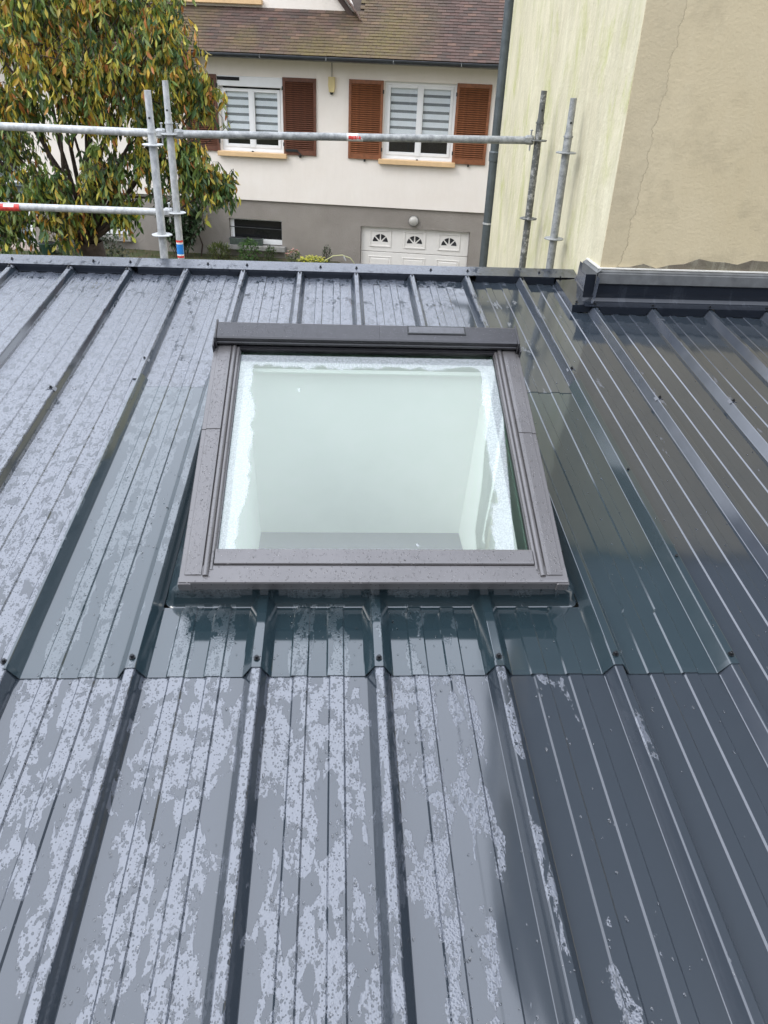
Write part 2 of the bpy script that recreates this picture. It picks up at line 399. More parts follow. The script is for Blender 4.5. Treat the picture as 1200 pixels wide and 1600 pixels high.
# ------------------------------------------------------------------ the low building and its metal roof
A = 0.10827; HCAM = 1.6188                      # roof pitch, camera height above the roof plane
RO = Vector((0, 0, CAMZ))+Vector((0, -math.sin(A), math.cos(A)))*(-HCAM)     # origin of roof coordinates (x, s, z)
def rw(x, s, z): return RO+Vector((x, math.cos(A)*s-math.sin(A)*z, math.sin(A)*s+math.cos(A)*z))
bld = tag(empty('low_building', (0, 0, 0)), 'low building whose wet dark grey ribbed metal roof fills the foreground', 'building')
def rbuild(mb, name, mat, smooth=False, thick=0, parent=bld):
    return mb.build(name, mat, parent, smooth, loc=RO, rot=(A, 0, 0), thick=thick)
def profile(x_from, x_to, jog=0.0, dz=0.0, rb=.0345, rc=.0085, rh=.039):
    """cross section of the ribbed sheet between two x positions"""
    pts = []
    i0 = int(math.floor((x_from-X0)/PITCH))-1; i1 = int(math.ceil((x_to-X0)/PITCH))+1
    for i in range(i0, i1+1):
        r = X0+i*PITCH
        for dx, z in ((-rb, 0), (-rb+.002, .0012), (-rc-.004, rh-.0025), (-rc-.002, rh-.0005), (-rc, rh), (rc, rh), (rc+.002, rh-.0005), (rc+.004, rh-.0025), (rb-.002, .0012), (rb, 0),
                      (.0965-jog, 0), (.1010-jog, .0040), (.1355, .0040), (.1400, 0), (.1955-jog, 0), (.2000-jog, .0040), (.2345, .0040), (.2390, 0)):
            pts.append((r+dx, z))
    out = []
    def zi(x):
        for (a, za), (b, zb) in zip(pts, pts[1:]):
            if a <= x <= b: return za+(zb-za)*(x-a)/max(b-a, 1e-9)
        return 0
    out.append((x_from, zi(x_from)))
    out += [p for p in pts if x_from+1e-5 < p[0] < x_to-1e-5]
    out.append((x_to, zi(x_to)))
    return [(x, z+dz) for x, z in out]
def sheet(name, x0, x1, s0, s1, dz, mat=SHEET, n=14):
    mb = MB(); pr = profile(x0, x1, dz=dz)
    ss = [s0+(s1-s0)*k/n for k in range(n+1)]
    mb.grid([[(x, s+random.uniform(0, 0), z+.0006*math.sin(s*2.1+x*3)) for x, z in pr] for s in ss])
    return rbuild(mb, name, mat, thick=.0016)
SB, ST = -2.6, 4.63
rib = lambda i: X0+PITCH*i
for k in range(-5, 6):
    xa, xb = rib(3*k)-.034, rib(3*k+3)+(.0095 if k == -1 else -.0095)
    top = 4.16 if rib(3*k)+.5 > 1.47 else ST
    if k in (0, 1):
        sheet('roof_sheet', xa, xb, SB, 1.50, .0015*(k+6)/6)
        sheet('roof_sheet', xa, xb, 3.115, ST if k == 0 else ST, .0065+.001*k)
    elif k == 2:
        # runs behind the corner of the neighbouring wall: stops at the apron
        sheet('roof_sheet', xa, xb, SB, ST, .0025)
    else:
        sheet('roof_sheet', xa, xb, SB, 4.16 if k > 2 else ST, .0015+.0001*k)
# --- collar sheet around the skylight (same profile, with opening and upstand)
CX = .128
def clip(pr, a, b):
    def zi(x):
        for (p, zp), (q_, zq) in zip(pr, pr[1:]):
            if p <= x <= q_: return zp+(zq-zp)*(x-p)/max(q_-p, 1e-9)
        return pr[0][1] if x < pr[0][0] else pr[-1][1]
    return [(a, zi(a))]+[p for p in pr if a+1e-5 < p[0] < b-1e-5]+[(b, zi(b))]
cm = MB(); CZ = .0055
CW = dict(rb=.0405, rc=.0105, rh=.0395); CL, CR = rib(0)+.0060, rib(6)+.0125
prA = profile(CL, CR, .007, CZ, **CW); prB = profile(CL, CR, 0, CZ, **CW)
cl_, cr_ = CX-.629, CX+.629
def rowp(pr, s, dz=0): return [(x, s, z+dz) for x, z in pr]
cm.grid([rowp(prA, s, -.001 if s < 1.44 else 0) for s in (1.433, 1.45, 1.55, 1.64, 1.675)])
cm.grid([rowp(prA, 1.675), [(xb_, 1.69, zb_) for xb_, zb_ in prB], rowp(prB, 1.702)])
for a, b in ((CL, cl_+.0), (cr_, CR)):
    q_ = clip(prB, a, b); cm.grid([rowp(q_, s) for s in (1.702, 2.0, 2.3, 2.6, 2.9, 3.03)])
cm.grid([rowp(prB, 3.03), rowp(prB, 3.18)])
rbuild(cm, 'collar_sheet', COLLAR, thick=.0028)
# upstand: loft from the roof plane up to the tilted underside of the skylight
T2 = 0.26693; SK0 = (CX, 1.68358, .12582)
def sk2roof(u, v, wv):   # skylight local to roof coordinates
    return (SK0[0]+u, SK0[1]+v*math.cos(T2)-wv*math.sin(T2), SK0[2]+v*math.sin(T2)+wv*math.cos(T2))
def rrect(x0, x1, y0, y1, r, n=5, k=10):
    pts = []
    for (cx_, cy_, a0) in ((x1-r, y1-r, 0), (x0+r, y1-r, 90), (x0+r, y0+r, 180), (x1-r, y0+r, 270)):
        for i in range(n+1):
            a = R(a0+90*i/n); pts.append((cx_+r*math.cos(a), cy_+r*math.sin(a)))
    out = []
    for i, p in enumerate(pts):
        q_ = pts[(i+1) % len(pts)]; L = math.dist(p, q_); m_ = k if L > .2 else 1
        for j in range(m_): out.append((p[0]+(q_[0]-p[0])*j/m_, p[1]+(q_[1]-p[1])*j/m_))
    return out
ringz = []
for ins, z, r in ((-.001, .0006, .035), (.002, .0030, .033), (.006, .0085, .03), (.010, .020, .03), (.014, .045, .03)):
    ringz.append([(x, y, z+CZ-.001) for x, y in rrect(cl_+ins, cr_-ins, 1.702+ins, 3.03-ins, r)])
topr = []
for (x, y) in rrect(-.551, .551, .010, 1.115, .02): topr.append(sk2roof(x, y, -.034))
ringz.append(topr)
um = MB(); um.grid([r+[r[0]] for r in ringz])
rbuild(um, 'upstand', COLLAR, smooth='auto')
# ribs 2, 3 and 4 run on into the sloping upstand
for i in (2, 3, 4):
    rm = MB(); pr_ = profile(rib(i)-.0405, rib(i)+.0405, 0, CZ+.0003, **CW)
    rm.grid([[(x, sv, z) for x, z in pr_] for sv in (1.700, 1.712, 1.740)])
    rbuild(rm, 'rib_end', COLLAR)
# --- cap along the upper edge, its notched lip, apron and wall flashing
def lip(mb, x0, x1, s_at, zt):
    """vertical lip with notches where ribs pass; follows x from x0 to x1 at station s_at"""
    i = int(math.floor((x0-X0)/PITCH))-1
    while rib(i) < x1+.1:
        a = max(x0, rib(i)+.040); b = min(x1, rib(i+1)-.040)
        if b-a > .03:
            at = a-.026 if a > x0 else a; bt = b+.026 if b < x1 else b
            vs = []
            for ds in (0, .0016):
                vs += [(a, s_at-.004+ds, .006), (b, s_at-.004+ds, .006), (bt, s_at+ds, zt), (at, s_at+ds, zt)]
            mb.add(vs, [(0, 1, 2, 3), (7, 6, 5, 4), (0, 4, 5, 1), (1, 5, 6, 2), (3, 7, 4, 0)])
        i += 1
cp = MB(); ZT = .046
xl = [-6.0, -4.2, -2.0, .0, 1.02, 1.33]
for (a, b) in ((-6.0, -3.15), (-3.15, -1.15), (-1.15, .85), (.85, 1.478)):
    cpm = MB(); o_ = .0015 if a < -1 else .003
    cpm.grid([[(x, 4.535, ZT+o_), (x, 4.60, ZT+.003+o_), (x, 4.672, ZT+.006+o_), (x, 4.676, ZT+.002+o_), (x, 4.676, -.12)] for x in (a-.02, a+.01, b)])
    cpo = rbuild(cpm, 'ridge_cap', TRIM, thick=.0012)
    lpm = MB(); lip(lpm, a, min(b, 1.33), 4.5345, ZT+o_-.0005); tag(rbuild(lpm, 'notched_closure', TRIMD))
ap = MB()
# left-hand return of the apron beside the wall corner
ap.grid([[(1.333, s, .008), (1.33, s, ZT+.002), (1.40, s, ZT+.004), (1.452, s, ZT+.012), (1.464, s, ZT+.03), (1.467, s, .2)] for s in (4.10, 4.3, 4.54)][:0]+[[(1.333, s, .008), (1.33, s, ZT+.002), (1.40, s, ZT+.004), (1.440, s, ZT+.010), (1.452, s, ZT+.03), (1.455, s, zt_)] for s, zt_ in ((4.10, .20), (4.3, .185), (4.50, .165))], flip=False)
ap.grid([[(1.33, 4.10, ZT+.002), (1.40, 4.10, ZT+.004), (1.440, 4.10, ZT+.010), (1.452, 4.10, ZT+.03)], [(1.333, 4.098, .008), (1.36, 4.098, .008), (1.40, 4.098, .008), (1.43, 4.098, .008)]])
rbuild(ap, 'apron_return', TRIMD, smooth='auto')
for (a, b) in ((1.395, 3.4), (3.4, 5.4), (5.4, 7.4)):
    af = MB(); af.grid([[(x, 4.08, ZT+.003), (x, 4.11, ZT+.006), (x, 4.128, ZT+.010), (x, 4.142, ZT+.018), (x, 4.151, ZT+.034), (x, 4.156, ZT+.06), (x, 4.168, .20)] for x in (a, (a+b)/2, b-.005)])
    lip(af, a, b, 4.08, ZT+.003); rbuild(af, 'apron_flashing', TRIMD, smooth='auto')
# --- fasteners: square washer and hexagonal head
def screw_mesh(plate=True):
    mb = MB()
    if plate:
        T = Matrix.Identity(4)
        mb.grid([[(-.021, y, -.008), (-.0125, y, -.001), (-.009, y, .0015), (.009, y, .0015), (.0125, y, -.001), (.021, y, -.008)] for y in (-.014, .014)], mi=1)
        mb.grid([[(-.021, y, -.010), (-.0125, y, -.003), (.0125, y, -.003), (.021, y, -.010)] for y in (-.0141, .0141)], mi=1)
    mb.tube([(0, 0, .001), (0, 0, .0035)], .0085, 12, mi=0)
    mb.tube([(0, 0, .0035), (0, 0, .0105), (0, 0, .0115)], [.0050, .0050, .0038], 6, mi=0)
    o = mb.build('screw', [SCREWM, WASH], bld); me = o.data; bpy.data.objects.remove(o); return me
SP, SN = screw_mesh(True), screw_mesh(False)
def scr(x, s, z, me=SP, rz=0):
    p = rw(x, s, z); inst(me, 'screw', bld, p, (A, 0, rz))
for i in range(1, 7): scr(rib(i), 1.463+random.uniform(-.006, .006), .0455, SN)
scr(rib(0), 1.458, .0415, SN)
for i in range(-6, 7): scr(rib(i), 4.515, .042)
for i in range(-5, 7): scr(rib(i)+random.uniform(-.02, .02) if i % 2 else rib(i)+.12, 4.60, ZT+.005, SN)
for i in range(7, 16): scr(rib(i), 4.105, ZT+.004, SN)
for x, s in ((1.36, 4.52), (1.445, 4.48), (1.445, 4.17), (1.36, 4.13)): scr(x, s, ZT+.006, SN)
for x, s in ((rib(-1), 3.02), (rib(0), 3.32), (rib(6), 3.30), (rib(7), 3.02), (rib(8), 3.0), (rib(6), 2.42), (rib(6), 1.90), (rib(-3), 3.0), (rib(-4), 3.3), (rib(9), 3.0), (rib(-2), .35), (rib(9), 1.9)):
    scr(x, s, .041)
# --- walls below the roof, ceiling, room with the shaft
WALLM = simple('annexe_render', (.5, .46, .38), .85, 0, .1, bump=.3)
def wallp(x0, x1, y0, y1, z0, z1, mat=WALLM, name='wall'):
    MB().box(x0, x1, y0, y1, z0, z1).build(name, mat, bld)
zr = lambda y: RO.z+math.tan(A)*y
pts = [(-2.5, 0), (4.5, 0), (4.5, zr(4.5)-.1), (-2.5, zr(-2.5)-.08)]
mb = MB(); mb.prism(pts, -5.6, -5.4, 'x'); mb.build('wall', WALLM, bld)
mb = MB(); mb.prism([(p, q_) if p < 4 else (4.18, q_) for p, q_ in pts], 6.2, 6.4, 'x'); mb.build('wall', WALLM, bld)
wallp(-5.6, 1.3, 4.4, 4.6, 0, zr(4.4)-.09)
wallp(-5.4, 6.2, -2.5, -2.3, 0, zr(-2.5)-.1)
# room under the skylight: floor, walls, and the plastered shaft
def P3(x, y, z): return (x, y, z)
rmw = MB()
rmw.box(-1.6, 1.9, .6, 4.0, .28, .30)                                  # floor
rmw.build('room_floor', simple('pale_floor', (.45, .43, .42), .6), bld)
rb = MB(); rb.box(-1.62, -1.6, .6, 4.0, .3, 2.25); rb.box(1.9, 1.92, .6, 4.0, .3, 2.25); rb.box(-1.6, 1.9, 3.32, 3.34, .3, 2.2); rb.box(-1.6, 1.9, .58, .6, .3, 2.25)
rb.build('room_wall', ROOMWALL, bld)
sh = MB()
def skw(u, v, wv): return rw(*sk2roof(u, v, wv))
tp = [skw(-.4645, .1305, -.105), skw(.4645, .1305, -.105), skw(.4645, 1.0395, -.105), skw(-.4645, 1.0395, -.105)]
SZ = 2.215
bt_ = [Vector((CX-.46, 1.78, SZ)), Vector((CX+.46, 1.78, SZ)), Vector((CX+.46, 3.05, SZ)), Vector((CX-.46, 3.05, SZ))]
sh.add(tp+bt_, [(0, 4, 5, 1), (1, 5, 6, 2), (2, 6, 7, 3), (3, 7, 4, 0)])
sh.build('light_shaft', PLASTER, bld)
ce = MB(); zc = SZ
for (x0, x1, y0, y1) in ((-1.6, CX-.46, .6, 4.0), (CX+.46, 1.9, .6, 4.0), (CX-.46, CX+.46, .6, 1.78), (CX-.46, CX+.46, 3.05, 4.0)): ce.box(x0, x1, y0, y1, zc, zc+.02)
ce.build('ceiling', PLASTER, bld)

# ------------------------------------------------------------------ skylight
SKO = rw(*SK0)
skl = tag(empty('skylight', SKO, 0, A+T2), 'closed roof window with grey aluminium frame and pale misted pane set in the metal roof', 'skylight')
def sbuild(mb, name, mat, parent=skl, smooth=False, thick=0): return mb.build(name, mat, parent, smooth, thick=thick)
fr = MB()                                   # inner fixed frame (body under the covers)
fr.box(-.562, -.50, .012, 1.12, -.095, -.006); fr.box(.50, .562, .012, 1.12, -.095, -.006); fr.box(-.5, .5, .012, .075, -.095, -.010); fr.box(-.5, .5, 1.075, 1.12, -.095, -.006)
sbuild(fr, 'frame', GASKET)
for s in (-1, 1):
    for v0, v1, dz in ((.022, .620, 0), (.620, 1.10, .0022)):
        c = MB()
        sec = [(s*.5705, -.034), (s*.5705, -.003), (s*.568, 0), (s*.556, .0004), (s*.554, .004), (s*.520, .0055), (s*.508, .0045), (s*.504, -.002), (s*.504, -.02)]
        rows = [[(u, v, wv+dz) for u, wv in sec] for v in (v0-(.012 if dz else 0), v1)]
        c.grid(rows, flip=(s > 0)); sbuild(c, 'side_cover', FRAME, thick=.0012)
    # sash side rails: two narrow half-round beads
    rl = MB()
    for uc, rr, vv0, zz in ((.4955, .0085, .018, .002), (.4815, .0065, .040, -.002)):
        rl.tube([(s*uc, vv0, zz), (s*uc, 1.06, zz)], rr, 12)
    rl.box(min(s*.472, s*.505), max(s*.472, s*.505), .05, 1.06, -.05, -.006)
    sbuild(rl, 'sash_rail', FRAME, smooth='auto')
lc = MB()      # lower cover with its drip fascia
sec = [(-.004, -.034), (-.004, -.004), (-.001, 0), (.006, .001), (.048, .002), (.056, .001), (.0575, -.006)]
lc.grid([[(u, v, wv) for v, wv in sec] for u in (-.569, -.2, .2, .569)], flip=True)
sbuild(lc, 'lower_cover', FRAME, thick=.0012)
for s in (-1, 1):
    ec = MB(); ec.bbox(min(s*.535, s*.5725), max(s*.535, s*.5725), -.0075, .02, -.036, -.003, .002); sbuild(ec, 'end_cap', FRAME)
sbm = MB()
sec = [(.0585, -.02), (.0585, .004), (.061, .007), (.066, .0075), (.106, .0085), (.112, .006), (.114, -.010)]
sbm.grid([[(u, v, wv) for v, wv in sec] for u in (-.474, 0, .474)], flip=True); sbuild(sbm, 'lower_sash_rail', FRAME, thick=.0012)
gk = MB(); gk.box(-.474, .474, .1145, .118, -.02, -.006); gk.box(-.474, .474, 1.042, 1.075, -.04, -.004); gk.box(-.4745, -.4705, .118, 1.042, -.03, -.007); gk.box(.4705, .4745, .118, 1.042, -.03, -.007)
sbuild(gk, 'gasket', GASKET)
pn = MB(); pn.box(-.472, .472, .118, 1.05, -.018, -.012); sbuild(pn, 'pane', PANE)
ln = MB(); ln.box(-.475, -.465, .12, 1.05, -.11, -.02); ln.box(.465, .475, .12, 1.05, -.11, -.02); ln.box(-.465, .465, 1.04, 1.05, -.11, -.02); ln.box(-.465, .465, .12, .13, -.11, -.02)
sbuild(ln, 'sash_liner', LINER)
lt = MB(); lt.box(-.464, .464, 1.022, 1.0395, -.112, -.106); sbuild(lt, 'liner_trim', PVC)
tcm = MB()     # top cover hood: stepped nose, flat top
sec = [(1.033, .014), (1.030, .017), (1.030, .025), (1.033, .0275), (1.034, .031), (1.031, .034), (1.033, .043), (1.039, .0465), (1.114, .050), (1.121, .046), (1.124, .03), (1.125, -.06)]
for a, b, dz in ((-.558, .040, 0), (.0405, .558, .0005)):
    t_ = MB(); t_.grid([[(u, v, wv+dz) for v, wv in sec] for u in (a, b)], flip=True)
    to = sbuild(t_, 'top_cover', FRAME_DARK, thick=.0015, smooth=False)
for s in (-1, 1):
    e_ = MB(); e_.bbox(min(s*.5585, s*.566), max(s*.5585, s*.566), 1.022, 1.13, -.05, .053, .002)
    e_.bbox(min(s*.5665, s*.573), max(s*.5665, s*.573), 1.005, 1.07, -.02, .03, .002)
    sbuild(e_, 'end_cap', FRAME_DARK)
sp_ = MB(); sp_.bbox(.150, .362, 1.074, 1.112, .0480, .0525, .0015); so2 = sbuild(sp_, 'solar_panel', SOLAR)
sf = MB()
for a in ((.146, .150, 1.070, 1.116), (.362, .366, 1.070, 1.116), (.150, .362, 1.070, 1.074), (.150, .362, 1.112, 1.116)): sf.box(a[0], a[1], a[2], a[3], .0478, .0515)
sbuild(sf, 'panel_seal', GASKET, so2)
ub = MB(); ub.box(-.5, .5, 1.03, 1.05, -.02, .006); ub.box(-.49, .49, 1.0235, 1.03, -.008, .000); sbuild(ub, 'upper_sash_rail', FRAME_DARK)

# ------------------------------------------------------------------ neighbouring rendered building
NX, NY = 1.482, 4.335
nb = tag(empty('rendered_building', (NX, NY, 0)), 'tall neighbouring building with streaked pale yellow side wall and beige end wall', 'building')
def nbb(mb, name, mat, **k):
    o = mb.build(name, mat, nb, **k); o.location = (-NX, -NY, 0); return o
RX, ND = 13.4, 3.30
EZ, RZ = 5.8, 21.0
GP = [(NX, 0), (RX, 0), (RX, EZ), (RX-2.6, RZ), (NX+3.6, RZ), (NX+.95, 12.4), (NX, EZ)]  # upper outline is out of view, shaped to darken the roof's reflections
mb = MB(); mb.prism(GP, NY, NY+.25, 'y'); nbb(mb, 'wall', NB_FRONT)
mb = MB(); mb.box(NX-.001, NX+.25, NY+.006, NY+ND, 0, EZ-.02); nbb(mb, 'wall', NB_LEFT)
mb = MB(); mb.box(NX+.002, RX-.002, NY+ND-.25, NY+ND-.002, 0, EZ-.03); nbb(mb, 'wall', NB_LEFT)
mb = MB(); mb.box(NX-.03, RX+.03, NY+.26, NY+ND+.04, EZ-.01, EZ+.08); nbb(mb, 'flat_roof', BAR)
mb = MB(); mb.box(RX-.25, RX+.001, NY+.26, NY+ND-.26, 0, EZ-.02); nbb(mb, 'wall', NB_LEFT)
mb = MB(); rl_ = [(NX-.12, EZ-.05), (NX+.87, 12.45), (NX+3.55, RZ+.08), (RX-2.55, RZ+.08), (RX+.12, EZ-.05)]
for p, q_ in zip(rl_, rl_[1:]):
    dx, dz = q_[0]-p[0], q_[1]-p[1]; L = math.hypot(dx, dz); nx_, nz_ = -dz/L*.05, dx/L*.05
    mb.prism([p, q_, (q_[0]+nx_, q_[1]+nz_), (p[0]+nx_, p[1]+nz_)], NY-.08, NY+.33, 'y')
nbb(mb, 'roof', simple('nb_roof', (.10, .12, .14), .6, bump=.4))
# slate rows added above the view, toning the reflections on the roof
mb = MB(); nrow = 44; z0_ = 5.0
for r_ in range(nrow):
    za = z0_+r_*.36; zb_ = za+.355
    xl_ = NX-.07 if za < EZ else NX+.95*(za-EZ)/(12.4-EZ) if za < 12.4 else NX+.95+2.65*(za-12.4)/(RZ-12.4)
    mb.box(xl_+.08, RX-.1-2.4*(za-EZ)/(RZ-EZ), NY-.035+.0, NY-.012, za, min(zb_, RZ-.05))
nbb(mb, 'added_slates', simple('nb_added_slates', (.15, .16, .175), .5, 0, .25, 3))
# bare mortar strip above the flashing: ragged slab, 3 mm proud
mb = MB(); n_ = 60; up_, lo_ = [], []
for i in range(n_+1):
    x = 1.57+i*.09*1.0 if i else 1.57
    x = 1.57+(6.2-1.57)*i/n_
    h = min(1, i/7)*.055+.012*math.sin(i*1.3)+.010*math.sin(i*3.1+1)
    up_.append((x, NY-.003, 3.165+h)); lo_.append((x, NY-.003, 3.12))
mb.grid([lo_, up_]); mb.grid([up_, [(p[0], NY+.004, p[2]+.004) for p in up_]])
nbb(mb, 'mortar_strip', MORTAR)
# flashing bars fixed to the walls
zb0, zb1 = CAMZ-1.010, CAMZ-.935
fb = MB(); yb = NY-.050
def barsec(y, z): return [(y+.006, z-.0), (y, z+.004), (y+.002, z+.056), (y+.010, z+.060), (y+.010, z+.066), (y+.026, z+.074)]
for a, b in ((NX-.022, 3.5), (3.503, 5.5), (5.503, 7.4)):
    fb = MB(); fb.grid([[(x, y, z) for y, z in barsec(yb, zb0)] for x in (a, b)], flip=True); o = fb.build('flashing_bar', BAR, bld, thick=.002)
fb = MB(); fb.grid([[(NX-.026, y0, zb0), (NX-.028, y0, zb0+.060), (NX-.016, y0, zb0+.068), (NX-.003, y0, zb0+.075)] for y0 in (yb, NY+.235)], flip=True)
fb.build('flashing_bar', BAR, bld, thick=.002)
sl_ = MB(); sl_.box(NX-.012, 7.4, NY-.014, NY-.001, zb1+.000, zb1+.007); sl_.build('sealant_bead', SEAL, bld)
sl_ = MB(); sl_.box(NX-.014, NX-.0015, NY-.012, NY+.235, zb1+.0005, zb1+.0075); sl_.build('sealant_bead', SEAL, bld)
# down pipe at the far corner
dp = MB(); px_, py_ = NX-.02, NY+ND+.07
dp.tube([(px_, py_, .3), (px_, py_, 5.7)], .045, 16)
for z in (3.42, 5.2): dp.tube([(px_, py_, z-.05), (px_, py_, z-.045), (px_, py_, z+.03), (px_, py_, z+.04)], [.045, .051, .053, .046], 16)
nbb(dp, 'downpipe', ZINC, smooth='auto')
for z in (2.83, 5.2):
    br = MB(); br.tube([(px_, py_, z-.008), (px_, py_, z+.008)], .0495, 16); br.box(px_, px_+.08, py_-.03, py_-.02, z-.008, z+.008); nbb(br, 'pipe_bracket', GALV)

# ------------------------------------------------------------------ house added behind the camera, unseen, to darken reflections
mh = tag(empty('unseen_house', (0, -3.2, 0)), 'added unseen dark grey house wall with two windows behind the low end of the roof', 'house')
MB().box(-9, 9, -1.2, -.3, 0, 6.6).build('wall', simple('house_grey_render', (.16, .15, .14), .85, 0, .15, bump=.3), mh)
m_ = MB(); m_.prism([(-.15, 6.6), (-.05, 6.5), (-4.5, 9.9), (-4.6, 9.8)], -9.3, 9.3, 'x'); m_.build('roof', simple('house_slates', (.06, .06, .07), .6), mh)
for x in (-5.2, 4.2):
    w_ = MB(); w_.box(x, x+1.1, -.3, -.27, 3.2, 4.9).build('window_frame', PVC, mh); MB().box(x+.08, x+1.02, -.268, -.262, 3.28, 4.82).build('pane', DARK, mh)

# ------------------------------------------------------------------ scaffolding
sca = tag(empty('scaffolding', (0, 5.4, .2)), 'galvanised scaffold posts with ring collars and horizontal guard rails behind the roof edge', 'scaffolding')
def sb_(mb, name, mat, parent=None, smooth='auto'):
    o = mb.build(name, mat, parent or sca, smooth)
    if not parent: o.location = (0, -5.4, -.2)
    return o
def rosette(x, y, z, par, mat):
    mb = MB(); n = 32; prof = [(.026, .0045), (.056, .0045), (.061, .002), (.061, -.002), (.056, -.0045), (.026, -.0045)]
    rows = []
    for k in range(n+1):
        a = 2*math.pi*k/n; sc2 = 1+.03*math.cos(8*a)
        rows.append([(x+r*sc2*math.cos(a), y+r*sc2*math.sin(a), z+h) for r, h in prof])
    mb.grid(rows, flip=True); return sb_(mb, 'ring_collar', mat, par)
def post(x, y, zt, rings, mat, spig=.20, zcol=None):
    z_sp = CAMZ+zt-spig; mb = MB()
    mb.tube([(x, y, .2), (x, y, z_sp-.03), (x, y, z_sp-.028), (x, y, z_sp)], [.0242]*4, 20)
    mb.tube([(x, y, z_sp-.005), (x, y, z_sp+.004)], .0285, 20)
    mb.tube([(x, y, z_sp+.003), (x, y, z_sp+.012), (x, y, z_sp+.03), (x, y, CAMZ+zt)], [.024, .0235, .0200, .0193], 20, cap=False)
    mb.tube([(x, y, CAMZ+zt), (x, y, CAMZ+zt-.03)], .0165, 20)
    o = sb_(mb, 'post', mat)
    hb = MB(); hb.tube([(x-.001, y-.0203, z_sp+.075), (x-.001, y-.0185, z_sp+.075)], .0068, 10); h_ = sb_(hb, 'pin_hole', GASKET, o)
    for zz in rings: rosette(x, y, CAMZ+zz, o, mat)
    for ch in kids(o): ch.location = (0, 0, 0)
    return o
pA = post(-1.064, 5.03, -.172, (-.452, -.955, -1.455, -1.955), GALV, .215)
pB = post(-1.100, 5.76, -.138, (-.449, -.943, -1.443), GALV, .245)
pC = post(1.372, 5.72, -.103, (-.400, -.902, -1.402), GALVD, .190)
pD = post(1.392, 5.05, -.122, (-.414, -.912, -1.412), GALVM, .205)
def wedge_head(mb, x, y, z, s, rz=0):
    # cast head hugging the ring, slotted for the wedge
    mb.bbox(min(x+s*.030, x+s*.085), max(x+s*.030, x+s*.085), y-.017, y+.017, z-.028, z+.030, .006)
    mb.bbox(min(x+s*.040, x+s*.095), max(x+s*.040, x+s*.095), y-.026, y+.026, z-.022, z+.024, .008)
    mb.bbox(min(x+s*.048, x+s*.054), max(x+s*.048, x+s*.054), y-.012, y+.012, z-.065, z+.060, .002)
    mb.bbox(min(x+s*.043, x+s*.059), max(x+s*.043, x+s*.059), y-.014, y+.014, z+.056, z+.064, .002)
def rail(xa, za, xb, zb, y0, y1, mat, heads):
    mb = MB(); mb.tube([(xa, y0, za), (xb, y1, zb)], .0242, 20); o = sb_(mb, 'guard_rail', mat)
    for (hx, hy, hz, s) in heads:
        hm = MB(); wedge_head(hm, hx, hy, hz, s); h_ = sb_(hm, 'wedge_head', mat, o)
    for ch in kids(o): ch.location = (0, 0, 0)
    return o
zr1 = CAMZ-.449+.002
r1 = rail(-4.9, zr1+.02, -1.17, zr1, 5.80, 5.76, GALV, [(-1.100, 5.76, zr1, -1)])
r2 = rail(-1.03, zr1, 1.30, CAMZ-.402, 5.76, 5.72, GALVM, [(-1.100, 5.76, zr1, 1), (1.372, 5.72, CAMZ-.400, -1)])
r3 = rail(-4.9, CAMZ-.925, -1.17, CAMZ-.943, 5.80, 5.76, GALV, [(-1.100, 5.76, CAMZ-.943, -1)])
# stickers and tape, a fraction of a millimetre thick sleeves
def sleeve(axis, c, a, b, rad, mat, name, a0=0, a1=360, par=None):
    mb = MB(); n = 24; rows = []
    for t in (a, b):
        row = []
        for k in range(n+1):
            th = R(a0+(a1-a0)*k/n)
            if axis == 'z': row.append((c[0]+rad*math.cos(th), c[1]+rad*math.sin(th), t))
            else: row.append((t, c[1]+rad*math.cos(th), c[2]+rad*math.sin(th)))
        rows.append(row)
    mb.grid(rows); o = sb_(mb, name, mat, par, smooth=True); return o
st = sleeve('z', (-1.100, 5.76, 0), CAMZ-1.245, CAMZ-1.125, .0248, STRED, 'sticker', 195, 345, pB)
for a, b, m_ in ((CAMZ-1.225, CAMZ-1.145, STBLUE),):
    sleeve('z', (-1.100, 5.76, 0), a, b, .0251, m_, 'sticker_print', 200, 345, pB)
sleeve('z', (-1.100, 5.76, 0), CAMZ-1.152, CAMZ-1.140, .0252, STWHITE, 'sticker_line', 200, 345, pB); sleeve('z', (-1.100, 5.76, 0), CAMZ-1.231, CAMZ-1.221, .0252, STWHITE, 'sticker_line', 200, 345, pB)
def tape(x0, x1, y, z, par):
    sleeve('x', (0, y, z), x0, x1, .0248, STWHITE, 'tape', 100, 300, par)
    for i in range(9):
        a = x0+.012+(x1-x0-.024)*i/9; sleeve('x', (0, y, z), a, a+random.uniform(.006, .011), .0251, STRED, 'tape_letter', 150+random.uniform(0, 12), 205+random.uniform(-8, 8), par)
fx = lambda x: (5.76-(x+1.03)/2.33*.04, CAMZ-.447+(x+1.03)/2.33*.045)
yy, zz = fx(.12); tape(.075, .185, yy, zz, r2)
sleeve('x', (0, 5.765, CAMZ-.942), -2.30, -2.165, .0249, STRED, 'tape', 100, 300, r3)
sleeve('x', (0, 5.765, CAMZ-.942), -2.27, -2.20, .0252, STWHITE, 'tape', 120, 170, r3)

